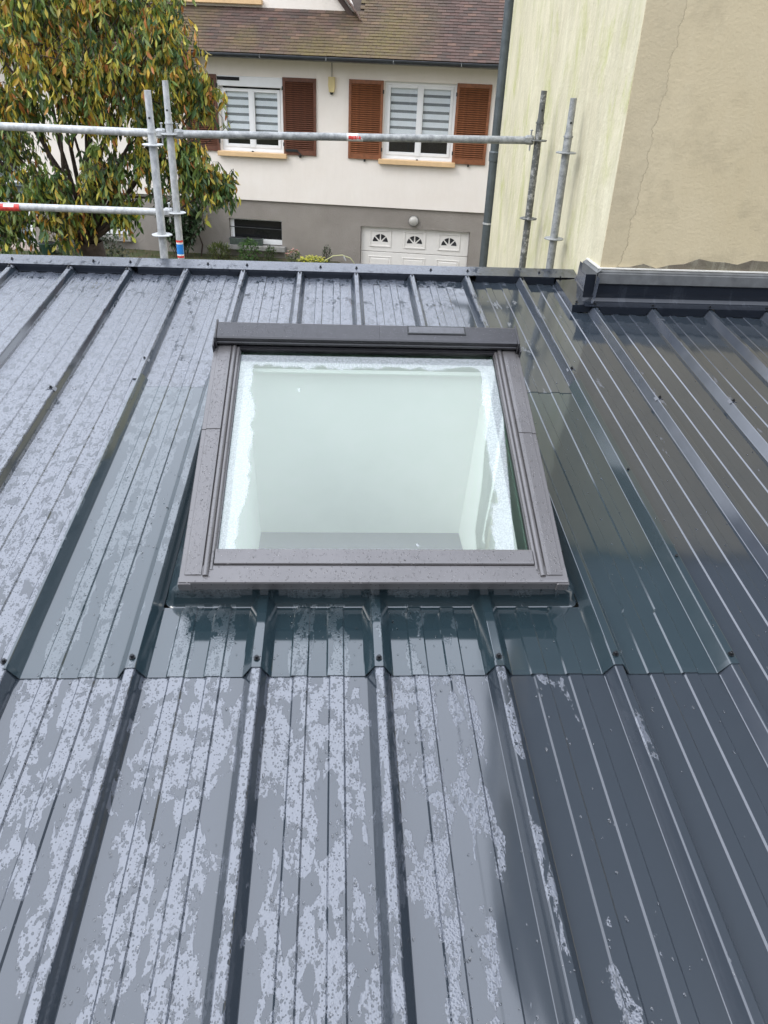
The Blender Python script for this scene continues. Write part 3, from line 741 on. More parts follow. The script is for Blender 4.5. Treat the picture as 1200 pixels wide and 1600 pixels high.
# ------------------------------------------------------------------ house across
hs = tag(empty('house', (0, 18, 0), PSI), 'cream rendered house with brown slatted shutters, grey plinth and tiled roof across the garden', 'house')
def hb_(mb, name, mat, parent=None, **k): return mb.build(name, mat, parent or hs, **k)
def holed(mb, x0, x1, z0, z1, holes, y=0, depth=.22):
    xs_ = sorted(set([x0, x1]+[h[0] for h in holes]+[h[1] for h in holes])); zs_ = sorted(set([z0, z1]+[h[2] for h in holes]+[h[3] for h in holes]))
    for a, b in zip(xs_, xs_[1:]):
        for c, d_ in zip(zs_, zs_[1:]):
            m1, m2 = (a+b)/2, (c+d_)/2
            if any(h[0] < m1 < h[1] and h[2] < m2 < h[3] for h in holes): continue
            mb.add([(a, y, c), (b, y, c), (b, y, d_), (a, y, d_)], [(0, 1, 2, 3)])
    for h in holes:
        a, b, c, d_ = h
        mb.add([(a, y, c), (b, y, c), (b, y, d_), (a, y, d_), (a, y+depth, c), (b, y+depth, c), (b, y+depth, d_), (a, y+depth, d_)], [(0, 4, 5, 1), (1, 5, 6, 2), (2, 6, 7, 3), (3, 7, 4, 0)])
ZW0 = 1.42
RW = (1.01, 2.47, 2.40, 3.83); LW = (-2.45, -1.12, 2.40, 3.80); FW = (-7.6, -6.2, 2.40, 3.83)
GD = (.57, 2.99, -1.0, 1.0); BW = (-2.41, -1.21, .47, 1.01); BW2 = (-5.95, -4.78, .50, 1.04); DR = (-7.95, -7.05, .2, 2.25)
DU = (DR[0], DR[1], ZW0, DR[3]); DL = (DR[0], DR[1], .2, ZW0)
mb = MB(); holed(mb, -12.5, 7.0, ZW0, 4.35, [RW, LW, DU]); hb_(mb, 'wall', HOUSEW)
mb = MB(); holed(mb, -12.5, 7.0, -1.1, ZW0, [GD, BW, BW2, DL], y=.045); hb_(mb, 'plinth', PLINTH)
mb = MB(); mb.add([(-12.5, 0, ZW0), (7, 0, ZW0), (7, .045, ZW0), (-12.5, .045, ZW0)], [(0, 3, 2, 1)]); mb.box(-12.5, -12.3, .26, 9, -1, 4.3); mb.box(6.8, 7, .26, 9, -1, 4.3); mb.box(-12.3, 6.8, 8.8, 9, -1, 4.3); hb_(mb, 'wall', HOUSEW)
mb = MB(); mb.box(-12.2, 6.7, .9, .95, -1, 4.3); hb_(mb, 'room_backing', DARK)
def hwin(op, shutters, wood, rollerbox=False, blinds=True, right_style=True):
    a, b, c, d_ = op; y0 = .07
    wd = hb_(MB().box(a+.002, a+.055, y0, y0+.07, c+.002, d_-.002).box(b-.055, b-.002, y0, y0+.07, c+.002, d_-.002).box(a+.055, b-.055, y0, y0+.07, c+.002, c+.07).box(a+.055, b-.055, y0, y0+.07, d_-.055, d_-.002), 'window', PVC)
    mid = (a+b)/2; zt = d_-.055-(.17 if rollerbox else 0); zb = c+.07
    if rollerbox:
        hb_(MB().bbox(a-.02, b+.02, -.02, .12, d_-.19, d_+.0, .01), 'roller_box', PVC, wd)
        hb_(MB().box(a-.02, a+.45, -.026, -.02, d_-.085, d_-.02), 'box_slot', DARK, wd)
    for (p, q_) in ((a+.057, mid-.003), (mid+.003, b-.057)):
        s_ = MB(); t_ = .06
        s_.bbox(p, p+t_, y0-.015, y0+.05, zb, zt, .004); s_.bbox(q_-t_, q_, y0-.015, y0+.05, zb, zt, .004); s_.bbox(p+t_, q_-t_, y0-.012, y0+.05, zb, zb+t_, .004); s_.bbox(p+t_, q_-t_, y0-.012, y0+.05, zt-t_, zt, .004)
        hb_(s_, 'sash', PVC, wd)
        hb_(MB().box(p+t_, q_-t_, y0+.015, y0+.021, zb+t_, zt-t_), 'pane', WGLASS, wd)
        if blinds:
            H = zt-t_-(zb+t_); zz = zt-t_; stop = zb+t_+H*.24; i = 0
            op_, sh_ = MB(), MB()
            while zz > stop+.02:
                hh = .098 if i % 2 == 0 else .052
                z2 = max(stop, zz-hh)
                (op_ if i % 2 == 0 else sh_).box(p+t_+.004, q_-t_-.004, y0+.05+(.004 if i % 2 else 0), y0+.054+(.004 if i % 2 else 0), z2, zz-.001); zz -= hh; i += 1
            op_.box(p+t_+.004, q_-t_-.004, y0+.048, y0+.060, stop-.02, stop-.001)
            hb_(op_, 'blind', BLIND, wd); hb_(sh_, 'sheer_blind', BLINDS, wd)
    hb_(MB().box(mid-.035, mid+.035, y0-.022, y0-.012, zb, zt), 'astragal', PVC, wd)
    hb_(MB().box(mid-.008, mid+.008, y0-.045, y0-.022, c+.55, c+.66), 'handle', PVC, wd) if False else None
    sill = MB(); sill.bbox(a-.08, b+.08, -.11, .068, c-.105, c-.01, .008); hb_(sill, 'sill', OCHRE)
    hb_(MB().box(mid-.02, mid+.02, -.02, .0, c-.015, c+.012), 'shutter_stop', GASKET, wd)
    return wd
slat_cache = {}
def shutter(x0, x1, z0, z1, wood, hinge_left):
    y1 = -.006; y0 = -.040
    s_ = MB(); t_ = .055
    s_.bbox(x0, x0+t_, y0, y1, z0, z1, .004); s_.bbox(x1-t_, x1, y0, y1, z0, z1, .004); s_.bbox(x0+t_, x1-t_, y0, y1, z0, z0+.10, .004); s_.bbox(x0+t_, x1-t_, y0, y1, z1-.075, z1, .004)
    o = hb_(s_, 'shutter', wood)
    hb_(MB().box(x0+t_, x1-t_, y1-.006, y1-.002, z0+.10, z1-.075), 'backing', GASKET, o)
    n = 33; zs = z0+.10; dz = (z1-.075-zs)/n; L = x1-x0-2*t_
    key = (wood.name, round(L, 3))
    if key not in slat_cache:
        m_ = MB(); T = Matrix.Rotation(R(38), 4, 'X'); m_.box(0, L, -.020, .020, -.0045, .0045, T=T); q_ = m_.build('slat', wood); slat_cache[key] = q_.data; bpy.data.objects.remove(q_)
    for i in range(n):
        inst(slat_cache[key], 'slat', o, (x0+t_, -.026, zs+dz*(i+.5)))
    h_ = MB()
    hx_ = x0 if hinge_left else x1
    for zz in (z0+.2, z1-.2): h_.box(hx_-.012, hx_+.012, y0-.006, -.001, zz-.035, zz+.035)
    hb_(h_, 'hinge', GASKET, o)
    st_ = MB(); cxx = (x0+x1)/2; st_.box(cxx-.018, cxx+.018, y0-.012, -.001, z0-.045, z0-.003); hb_(st_, 'shutter_catch', GASKET, o)
    return o
hwin(RW, True, WOOD1); hwin(LW, True, WOOD2, rollerbox=True)
shutter(.275, .985, 2.365, 3.835, WOOD1, False); shutter(2.475, 3.175, 2.365, 3.85, WOOD1, True)
o = shutter(-1.10, -.405, 2.375, 3.815, WOOD2, True); shutter(-3.20, -2.49, 2.375, 3.815, WOOD2, False)
bo = MB(); bo.box(-1.06, -.80, -.062, -.045, 2.44, 2.49); bo.box(-.80, -.66, -.055, -.046, 2.36, 2.37); bo.tube([(-.80, -.05, 2.45), (-.72, -.05, 2.37)], .012, 6); hb_(bo, 'shutter_bolt', GASKET, o)
# alarm box, cable, lamp
al = MB(); al.prism([(-.145, 3.86), (-.015, 3.86), (-.012, 3.70), (-.03, 3.585), (-.13, 3.585), (-.148, 3.70)], -.075, -.001, 'y'); alo = hb_(al, 'siren_box', ALARM)
hb_(MB().tube([(-.08, -.04, 3.585), (-.08, -.04, 3.55), (-.08, -.04, 3.54)], [.035, .028, .01], 12), 'siren_lamp', GASKET, alo)
hb_(MB().tube([(-.08, -.012, 3.86), (-.078, -.012, 4.0), (-.082, -.012, 4.25)], .006, 6), 'cable', CABLE, alo)
lp = MB(); rows = []
for k in range(7):
    th = R(90*k/6); rows.append([(1.74+.105*math.cos(th)*math.cos(R(a)), .04-.03-.075*math.sin(th), 1.17+.105*math.cos(th)*math.sin(R(a))) for a in range(0, 361, 20)])
lp.grid(rows); lo = hb_(lp, 'wall_lamp', LAMPG, smooth=True)
hb_(MB().tube([(1.74, .042, 1.17), (1.74, .008, 1.17)], [.112, .112], 24), 'lamp_base', BAR, lo)
# garage door of four sections
gy = .13; gdo = hb_(MB().box(GD[0]-.0, GD[1], gy+.05, gy+.07, GD[2], GD[3]), 'garage_door', GDOOR)
def raised(mb, x0, x1, z0, z1, y):
    for (i, dy) in ((0, -.010), (.022, .004), (.05, -.008)):
        pass
    a = [(x0, y, z0), (x1, y, z0), (x1, y, z1), (x0, y, z1)]
    def inset(k, yy): return [(x0+k, yy, z0+k), (x1-k, yy, z0+k), (x1-k, yy, z1-k), (x0+k, yy, z1-k)]
    r_ = [inset(0, y), inset(.006, y-.012), inset(.022, y-.012), inset(.032, y+.0), inset(.05, y-.001), inset(.062, y-.009)]
    for p, q_ in zip(r_, r_[1:]): mb.grid([p+[p[0]], q_+[q_[0]]], flip=True)
    mb.add(r_[-1], [(0, 1, 2, 3)])
secs = [(.46, 1.0), (-.04, .455), (-.54, -.045), (-1.0, -.545)]
for si, (za, zb) in enumerate(secs):
    s_ = MB(); s_.bbox(GD[0]+.006, GD[1]-.006, gy, gy+.045, za+.003, zb-.003, .006)
    for k in range(3):
        xc = GD[0]+.44+k*.77
        if si: raised(s_, xc-.26, xc+.26, za+.10, zb-.09, gy-.001)
        else:
            xx0, xx1, z0_, z1_ = xc-.245, xc+.245, .565, .93
            for a in ((xx0, xx1, z0_, z0_+.03), (xx0, xx1, z1_-.03, z1_), (xx0, xx0+.03, z0_+.03, z1_-.03), (xx1-.03, xx1, z0_+.03, z1_-.03)):
                s_.bbox(a[0], a[1], gy-.016, gy, a[2], a[3], .004)
    so_ = hb_(s_, 'door_section', GDOOR, gdo)
    if si == 0:
        for k in range(3):
            xc = GD[0]+.44+k*.77; zc_ = .665; rr = .172
            for q_ in range(4):
                a0 = 180*q_/4+3.5; a1 = 180*(q_+1)/4-3.5; w_ = MB()
                arc = [(xc+rr*math.cos(R(a0+(a1-a0)*t/8)), gy-.004, zc_+rr*math.sin(R(a0+(a1-a0)*t/8))) for t in range(9)]
                arc = arc[::-1] if False else arc
                mida = R((a0+a1)/2); ctr = (xc+.045*math.cos(mida), gy-.004, zc_+.045*math.sin(mida))
                w_.add([ctr]+arc, [tuple([0]+list(range(1, 10)))]); w_.add([(p[0], gy-.0005, p[2]) for p in [ctr]+arc], [tuple([0]+list(range(9, 0, -1)))])
                hb_(w_, 'fan_pane', simple('fan_glass', (.03, .03, .032), .15, 0, .4, 12) if not bpy.data.materials.get('fan_glass') else bpy.data.materials['fan_glass'], gdo)
# basement windows
def basement(op, trough):
    a, b, c, d_ = op
    f_ = MB(); f_.box(a+.002, a+.09, .13, .17, c+.002, d_-.002); f_.box(a+.09, b-.002, .13, .17, c+.002, c+.11); f_.box(a+.09, b-.002, .13, .17, d_-.03, d_-.002); f_.box(b-.02, b-.002, .13, .17, c+.11, d_-.03)
    o = hb_(f_, 'basement_window', PVC)
    hb_(MB().box(a+.09, b-.02, .145, .15, c+.11, d_-.03), 'pane', simple('basement_glass', (.012, .012, .013), .12), o)
    for i in (0,): hb_(MB().tube([(a, .07, c+.36), (b, .07, c+.345)], .009, 8), 'security_bar', GASKET, o)
    s_ = MB(); s_.bbox(a-.11, b+.09, -.10, .125, c-.115, c-.0, .01); hb_(s_, 'sill', CONC)
basement(BW, True); basement(BW2, False)
# glazed garden door
dmb = MB(); a, b, c, d_ = DR
dmb.box(a+.002, a+.09, .08, .13, c, d_); dmb.box(b-.09, b-.002, .08, .13, c, d_)
for zz in (c, c+.42, c+.86, c+1.30, c+1.74, d_-.09): dmb.box(a+.09, b-.09, .085, .125, zz, zz+(.09 if zz in (c, d_-.09) else .035))
dmb.box((a+b)/2-.017, (a+b)/2+.017, .086, .124, c+.09, d_-.09)
do = hb_(dmb, 'garden_door', PVC); hb_(MB().box(a+.09, b-.09, .10, .106, c+.09, d_-.09), 'pane', simple('door_glass', (.16, .19, .19), .15, 0, .3, 3), do)
# soffit, gutter, tiled roof
GZ = 4.12
hb_(MB().box(-12.9, 7.3, -.42, .0, 4.215, 4.232).box(-12.9, 7.3, -.44, -.42, 4.11, 4.23), 'soffit', simple('soffit_board', (.45, .42, .37), .7))
rows = []
for k in range(9):
    th = R(180+180*k/8); rows.append((.062*math.cos(th), .062*math.sin(th)))
gt = MB(); gt.grid([[(x, -.505+p, GZ+.07+q_) for p, q_ in rows] for x in (-12.9, 7.3)], flip=True); gto = hb_(gt, 'gutter', GUTTER, thick=.003, smooth=True)
hb_(MB().tube([(-12.9, -.567, GZ+.07), (7.3, -.567, GZ+.07)], .008, 8), 'gutter_bead', GUTTER, gto)
for k in range(15):
    hb_(MB().box(-12+k*1.32, -11.985+k*1.32, -.572, -.5, GZ+.002, GZ+.082), 'gutter_bracket', GALVD, gto)
# tiles: rows of individually jittered plain tiles, joined (too small to pick apart)
RP = R(40); tl = MB(); gauge = .082; tw_ = .172; th_ = .012
DORM_R = .44; DS = 1.16
ntile = 0
for r_ in range(58):
    s0 = r_*gauge; y = -.54+s0*math.cos(RP); z = 4.20+s0*math.sin(RP)
    nx = int(20.4/tw_)
    for k in range(nx):
        x = -13+k*tw_+(tw_/2 if r_ % 2 else 0)
        if s0 > DS and -10.5 < x < DORM_R-.05+0*(s0): continue
        j = random.uniform(-.004, .004); up = random.uniform(0, .004)
        L = gauge*1.35
        cs, sn = math.cos(RP), math.sin(RP)
        def q3(ds, h): return (y+(ds+j)*cs-h*sn, z+(ds+j)*sn+h*cs)
        h0 = .014+th_+up; a0 = q3(0, h0-th_); a1 = q3(0, h0); b1 = q3(L, th_+.001)
        v = random.random(); t_ = random.random()
        col = (.066+.045*v, .042+.022*v+.008*t_, .033+.018*v+.008*t_, 1)
        if random.random() < .06: col = (.14, .085, .062, 1)
        x0_, x1_ = x+.0015, x+tw_-.0015
        tl.add([(x0_, *a0), (x1_, *a0), (x1_, *a1), (x0_, *a1), (x1_, *b1), (x0_, *b1)], [(0, 1, 2, 3), (3, 2, 4, 5), (1, 4, 2), (0, 3, 5)], col=col); ntile += 1
to = hb_(tl, 'roof_tiles', TILES, colname='tint'); tag(to, kind='stuff')
ru = MB(); ru.add([(-13, -.55, 4.19), (7.3, -.55, 4.19), (7.3, 9.3-4.6, 4.19+5.25*math.tan(RP)), (-13, 4.7, 4.19+5.25*math.tan(RP)), (7.3, 9.6, 4.3), (-13, 9.6, 4.3)], [(0, 1, 2, 3), (3, 2, 4, 5)]); hb_(ru, 'roof_deck', simple('roof_deck', (.06, .045, .035), .9))
# dormer: front wall, window sill, verge
ys_ = DS*math.cos(RP)-.54; zs_ = 4.20+DS*math.sin(RP)
dm = MB(); dm.prism([(-9.2, zs_-.02), (DORM_R-.06, zs_-.02), (DORM_R-.25, zs_+.30), (-4.3, 9.6), (-8.9, zs_+.5)], ys_+.06, ys_+.3, 'y'); hb_(dm, 'dormer_wall', HOUSEW)
dl = MB(); dl.grid([[(x, ys_+.055, zs_+.06), (x, ys_+.05, zs_+.0), (x, ys_-.10, zs_-.075)] for x in [-9.3+i*.3 for i in range(33)]+[DORM_R-.02]], flip=True); hb_(dl, 'dormer_flashing', LEAD, thick=.004)
vg = MB()
for i in range(14):
    t0 = i*.17; x0_ = DORM_R+.02-t0*.66; z0_ = zs_-.10+t0*.75
    T = Matrix.Translation((x0_, ys_+.02, z0_)) @ Matrix.Rotation(R(-48.5), 4, 'Y')
    vg.bbox(-.19, .0, -.22, .10, -.0, .022, .003, T=Matrix.Translation((x0_, ys_+.0, z0_)) @ Matrix.Rotation(R(48.5), 4, 'Y') @ Matrix.Rotation(R(6), 4, 'Y'))
hb_(vg, 'verge_tiles', simple('verge_clay', (.12, .075, .055), .85, 0, .3, 20))
vb = MB(); vb.prism([(DORM_R-.02, zs_-.12), (DORM_R-.14, zs_-.12), (DORM_R-1.62, zs_+1.55), (DORM_R-1.5, zs_+1.55)], ys_-.05, ys_+.05, 'y'); hb_(vb, 'verge_board', simple('dark_board', (.05, .03, .022), .7))
hb_(MB().bbox(-4.1, -1.55, ys_-.07, ys_+.055, zs_+.11, zs_+.20, .008), 'sill', OCHRE)
hb_(MB().box(-4.0, -1.65, ys_+.03, ys_+.058, zs_+.205, zs_+1.6), 'dormer_window', PVC)
hb_(MB().tube([(-1.0+.02, ys_+.03, zs_+.28), (-1.0, ys_+.02, zs_+.36)], .02, 8), 'shutter_catch', GASKET)

# trough on the basement sill (a loose thing)
tr = MB(); x0_, x1_ = -2.38, -1.64
tr.prism([(-.095, .475), (.02, .475), (.045, .60), (-.115, .60)], x0_, x1_, 'x'); tr2 = tr
tro = tag(empty('flower_trough', (0, 18, 0), PSI), 'empty faded green plastic flower trough on the basement window sill', 'planter')
tr.build('trough', TROUGH, tro); MB().bbox(x0_-.01, x1_+.01, -.122, .052, .60, .615, .003).build('rim', TROUGH, tro); MB().box(x0_+.015, x1_-.015, -.10, .03, .6155, .618).build('soil', DARK, tro)

# ------------------------------------------------------------------ vegetation
def leafquad(mb, p, d, up, L, Wd, col, fold=.25, curl=.2):
    """pointed folded leaf from p along d"""
    d = d.normalized(); side = d.cross(up)
    if side.length < 1e-4: side = d.cross(Vector((1, 0, .3)))
    side.normalize(); nrm = side.cross(d)
    m_ = p+d*L*.45+nrm*(-curl*L*.1); t_ = p+d*L+nrm*(-curl*L*.45)
    a = m_+side*Wd+nrm*fold*Wd; b = m_-side*Wd+nrm*fold*Wd
    a2 = p+d*L*.78+side*Wd*.62+nrm*(fold*Wd*.6-curl*L*.25); b2 = p+d*L*.78-side*Wd*.62+nrm*(fold*Wd*.6-curl*L*.25)
    mm = p+d*L*.78+nrm*(-curl*L*.25)
    mb.add([p, a, a2, t_, b2, b, m_, mm], [(0, 1, 6), (1, 2, 7, 6), (2, 3, 7), (0, 6, 5), (6, 7, 4, 5), (7, 3, 4)], col=col)
def rv(s=1): return Vector((random.uniform(-s, s), random.uniform(-s, s), random.uniform(-s, s)))
tree = tag(empty('cherry_tree', (-3.0, 10.2, .2)), 'spreading garden tree with drooping green, yellow and orange autumn leaves behind the scaffold', 'tree')
trunk = MB(); crown = MB(); twigs = MB()
TB = Vector((-3.02, 10.2, .15)); TO = Vector((-3.0, 10.2, .2))
fork = Vector((-3.05, 10.2, 2.05))
trunk.tube([TB-TO, Vector((-3.05, 10.2, .9))-TO, Vector((-3.0, 10.22, 1.5))-TO, fork-TO], [.22, .17, .155, .15], 12, cap=False)
# clump centres (x, y, z, radius): measured extents of the crown
clumps = []
def cl(x, y, z, r, n, warm): clumps.append((Vector((x, y, z)), r, n, warm))
Zc = CAMZ
cl(-3.3, 10.0, Zc+.35, .55, 1.0, .55); cl(-2.6, 10.1, Zc+.30, .6, 1.2, .55); cl(-1.95, 10.0, Zc+.22, .5, 1.0, .30); cl(-3.9, 10.3, Zc+.1, .6, .9, .45)
cl(-3.1, 9.8, Zc-.15, .55, 1.0, .75); cl(-2.45, 9.9, Zc-.20, .5, 1.0, .65); cl(-1.75, 10.0, Zc-.15, .42, 1.0, .35); cl(-1.55, 10.1, Zc-.42, .34, .7, .4)
cl(-3.6, 10.0, Zc-.55, .5, .8, .4); cl(-2.75, 9.9, Zc-.60, .5, .9, .45); cl(-2.1, 10.1, Zc-.62, .42, .8, .4); cl(-3.9, 10.4, Zc-1.02, .45, .45, .1)
cl(-4.1, 9.9, Zc-1.45, .5, .9, .12); cl(-3.35, 9.8, Zc-1.42, .45, .9, .12); cl(-2.7, 9.9, Zc-1.25, .45, .9, .3); cl(-2.2, 10.0, Zc-1.1, .36, .7, .35)
cl(-1.68, 10.0, Zc-1.22, .34, .9, .35); cl(-1.38, 10.1, Zc-1.30, .26, .7, .3); cl(-1.75, 9.9, Zc-.95, .3, .6, .35); cl(-3.9, 9.8, Zc-1.85, .42, .7, .15); cl(-3.2, 9.9, Zc-1.75, .35, .5, .45)
cl(-2.5, 9.9, Zc-1.62, .25, .45, .3); cl(-4.8, 10.2, Zc-.3, .8, 1.4, .3); cl(-4.9, 10.3, Zc-1.3, .7, 1.2, .1); cl(-2.9, 10.4, Zc+.95, .8, 1.6, .5); cl(-4.0, 10.5, Zc+.9, .8, 1.4, .5); cl(-2.1, 10.3, Zc+.75, .55, 1.0, .4)
cl(-5.4, 10.6, Zc+.5, .8, 1.3, .3); cl(-3.4, 11.2, Zc+.2, .7, .9, .3); cl(-2.4, 11.0, Zc-.4, .6, .7, .2); cl(-4.2, 11.3, Zc-.8, .6, .5, .1); cl(-3.3, 10.8, Zc+1.6, .7, 1.0, .5)
GREENS = [(.12, .19, .04), (.16, .24, .05), (.21, .27, .08), (.06, .12, .035), (.05, .09, .03)]
WARM = [(.48, .24, .04), (.55, .35, .04), (.46, .36, .05), (.36, .29, .07), (.44, .17, .05)]
YG = [(.34, .35, .05), (.46, .41, .06), (.52, .42, .05)]
def leafcol(w_, gg):
    r_ = random.random(); v = random.uniform(.75, 1.25)
    if r_ < w_*.62: c = random.choice(WARM)
    elif r_ < w_*.62+.12+.3*w_: c = random.choice(YG)
    else: c = gg
    return (c[0]*v, c[1]*v, c[2]*v, 1)
limb_ends = []
for (c, r, n, w_) in clumps:
    # limb from the fork out to the clump
    if c.z < fork.z+.4: start = fork-Vector((0, 0, .2))
    else: start = fork
    mid1 = start.lerp(c, .35)+Vector((0, 0, .15))+rv(.2); mid2 = start.lerp(c, .7)+Vector((0, 0, .12))+rv(.2)
    trunk.tube([start-TO, mid1-TO, mid2-TO, c-TO], [.036, .022, .014, .006], 7, cap=False)
    nsp = int(74*n)
    for k in range(nsp):
        d0 = Vector((random.gauss(0, 1), random.gauss(0, 1), random.gauss(0, .8))).normalized()
        e = c+d0*r*random.uniform(.45, 1.0)
        b0 = c+rv(r*.35)
        mid = b0.lerp(e, .6)+Vector((0, 0, r*.22)); dr = e-Vector((0, 0, random.uniform(.06, .22)))
        if k % 2 == 0: twigs.tube([b0-TO, mid-TO, e-TO, dr-TO], [.007, .0045, .003, .0015], 4, cap=False)
        ww = random.choice((.02, .1, w_, min(1, w_*1.5), 1.0 if random.random() < w_ else .05)); gg = random.choice(GREENS); LS = random.uniform(.85, 1.2)
        nl = random.randint(13, 20)
        for q_ in range(nl):
            t = (q_+random.random())/nl; p = (b0.lerp(mid, t*2.2) if t < .45 else (mid.lerp(e, (t-.45)/.35) if t < .8 else e.lerp(dr, (t-.8)/.2)))
            dd = Vector((random.gauss(0, .38), random.gauss(0, .38), -1.0+random.gauss(0, .3)))
            L = random.uniform(.065, .125)*LS
            leafquad(crown, p-TO+rv(.02), dd, rv(1), L, L*.155*random.uniform(.85, 1.3), leafcol(ww, gg), random.uniform(.1, .5), random.uniform(0, .7))
trunk.build('trunk', BARK, tree, smooth=True); twigs.build('twigs', BARK, tree); crown.build('crown', LEAF, tree, colname='tint')
# bare twig reaching in front of the left window
bt = MB()
base = Vector((1.75-3.5, 10.1, Zc-.85))-TO
for e in ((-1.32, -.50), (-1.18, -.62), (-1.40, -.36)):
    p1 = Vector((-1.75, 10.1, Zc-.98))-TO; p3 = Vector((e[0], 10.1, Zc+e[1]))-TO
    bt.tube([p1, p1.lerp(p3, .5)+Vector((0, 0, -.04)), p3], [.008, .005, .002], 5)
bt.build('bare_twig', BARK, tree)

def bush(name, label, cat, c, size, n, L, cols, upright=.2, wd=.22, stems=5, flowers=None, blob=True):
    root = tag(empty(name, c), label, cat)
    f_, s_ = MB(), MB(); sx, sy, sz = size
    tips = []
    for k in range(stems):
        e = Vector((random.uniform(-sx, sx)*.7, random.uniform(-sy, sy)*.7, sz*random.uniform(.55, .95)))
        b_ = Vector((random.uniform(-sx, sx)*.15, random.uniform(-sy, sy)*.15, -.02)); tips.append((b_, e))
        s_.tube([b_, b_.lerp(e, .5)+rv(.03), e], [.010, .007, .003], 5)
    for k in range(n):
        if blob:
            d0 = Vector((random.gauss(0, 1), random.gauss(0, 1), random.gauss(0, 1))).normalized()*random.uniform(.35, 1)**.6
            p = Vector((d0.x*sx, d0.y*sy, sz*.5+d0.z*sz*.5)); dd = d0+rv(.8)+Vector((0, 0, upright))
        else:
            b_, e = random.choice(tips); t = random.uniform(.25, 1.02); p = b_.lerp(e, t)+rv(.03); dd = rv(1)+Vector((0, 0, upright))
        v = random.uniform(.7, 1.3); c_ = random.choice(cols); c_ = (c_[0]*v, c_[1]*v, c_[2]*v, 1)
        leafquad(f_, p, dd, Vector((0, 0, 1)), L*random.uniform(.7, 1.2), L*wd*random.uniform(.8, 1.2), c_, .2, .4)
    if flowers:
        cols2, m_ = flowers
        for k in range(m_):
            a = random.uniform(0, 6.28); rr = math.sqrt(random.random()); p = Vector((sx*rr*math.cos(a), sy*rr*math.sin(a), sz*(1-.35*rr*rr)+random.uniform(-.03, .05)))
            c_ = random.choice(cols2)
            for j in range(5):
                th = 6.28*j/5; leafquad(f_, p, Vector((math.cos(th), math.sin(th), .5)), Vector((0, 0, 1)), .028, .010, (*c_, 1), .1, .2)
    s_.build('stem', BARK, root); f_.build('foliage', LEAF, root, colname='tint')
    return root
G1 = [(.03, .07, .018), (.05, .10, .025), (.04, .085, .03)]
bush('laurel_shrub', 'loose shrub with long narrow dark leaves against the grey plinth left of the basement window', 'shrub', hw(-3.42, -.45, .2), (.95, .35, 1.60), 1700, .17, [(.022, .045, .018), (.035, .065, .025), (.05, .08, .035)], .1, .16, 20, blob=False)
bush('garden_bush', 'dense round bright green bush below the basement window sill', 'shrub', hw(-1.85, -.45, .18), (.26, .22, .50), 700, .05, [(.05, .12, .02), (.03, .08, .015), (.08, .16, .03)], .2, .3, 6)
bush('grassy_plant', 'low yellowish green tufted plant left of the round green bush', 'plant', hw(-2.55, -.4, .18), (.26, .2, .34), 420, .10, [(.10, .13, .035), (.14, .16, .04), (.06, .09, .02)], 1.2, .1, 5)
bush('small_shrub', 'small dark upright shrub just right of the round green bush', 'shrub', hw(-1.38, -.4, .18), (.14, .14, .36), 260, .05, [(.04, .08, .02), (.07, .10, .03)], .5, .28, 4)
bush('yellow_flower_plant', 'low mound of yellow flowers beside the garage wall', 'plant', hw(-.42, -.55, .2), (.34, .22, .17), 380, .05, [(.10, .16, .02), (.3, .32, .04)], .3, .3, 3, ([(.75, .70, .10), (.65, .66, .16)], 150))
bush('pink_flower_plant', 'small plant with pink blooms left of the yellow flowers', 'plant', hw(-.86, -.45, .2), (.18, .16, .28), 220, .05, [(.12, .15, .04), (.07, .12, .03)], .3, .3, 3, ([(.62, .26, .26), (.6, .4, .32)], 45))
bush('dark_heather', 'narrow dark upright plant at the right end of the flower bed', 'plant', hw(-.12, -.35, .2), (.10, .10, .42), 260, .045, [(.045, .045, .03), (.05, .08, .03)], .8, .25, 4)
bush('dark_garden_shrub', 'dark rounded shrub in shade beside the tree trunk', 'shrub', Vector((-4.35, 14.6, .2)), (.65, .45, 1.25), 1500, .09, [(.03, .045, .02), (.05, .06, .025), (.04, .05, .03)], .2, .2, 9)
bush('olive_shrub', 'loose olive green shrub behind the dark garden shrub near the glazed door', 'shrub', hw(-6.0, -.8, .2), (.42, .36, .75), 650, .08, [(.09, .09, .03), (.12, .12, .04), (.06, .07, .025)], .2, .2, 8)
# small bare sapling by the shrub
sp2 = tag(empty('bare_sapling', hw(-3.02, -.25, .2)), 'thin bare sapling with crooked stem between shrub and basement window', 'plant')
m_ = MB(); m_.tube([(0, 0, 0), (.05, 0, .25), (-.02, 0, .5), (.06, 0, .72), (-.06, 0, 1.0), (-.2, 0, 1.25)], [.018, .016, .014, .010, .007, .003], 6); m_.tube([(.06, 0, .72), (.10, 0, .95), (.02, 0, 1.15)], [.007, .005, .002], 5); m_.build('stem', BARK, sp2)
# arching hose
hp = tag(empty('garden_hose', hw(.12, -.5, .2)), 'pale yellow hose arching over the flower bed by the garage', 'hose')
m_ = MB(); m_.tube([(-.35, 0, .02), (-.25, 0, .14), (-.08, 0, .24), (.12, 0, .26), (.30, 0, .20), (.42, 0, .05)], .011, 8); m_.build('tube', simple('hose_plastic', (.5, .5, .25), .4), hp, smooth=True)
m_ = MB(); m_.tube([(.155, 0, .255), (.16, 0, .22), (.2, 0, .14)], .014, 8); m_.build('fitting', GALV, hp)
pt = tag(empty('plant_pot', hw(-6.25, -.95, .2)), 'dark green tapered plant pot on the lawn near the glazed door', 'pot')
m_ = MB(); m_.tube([(0, 0, 0), (0, 0, .02), (0, 0, .22), (0, 0, .24), (0, 0, .245)], [.13, .14, .19, .20, .18], 20); m_.build('pot', POT, pt, smooth='auto'); MB().tube([(0, 0, .246), (0, 0, .25)], .17, 16).build('soil', DARK, pt)
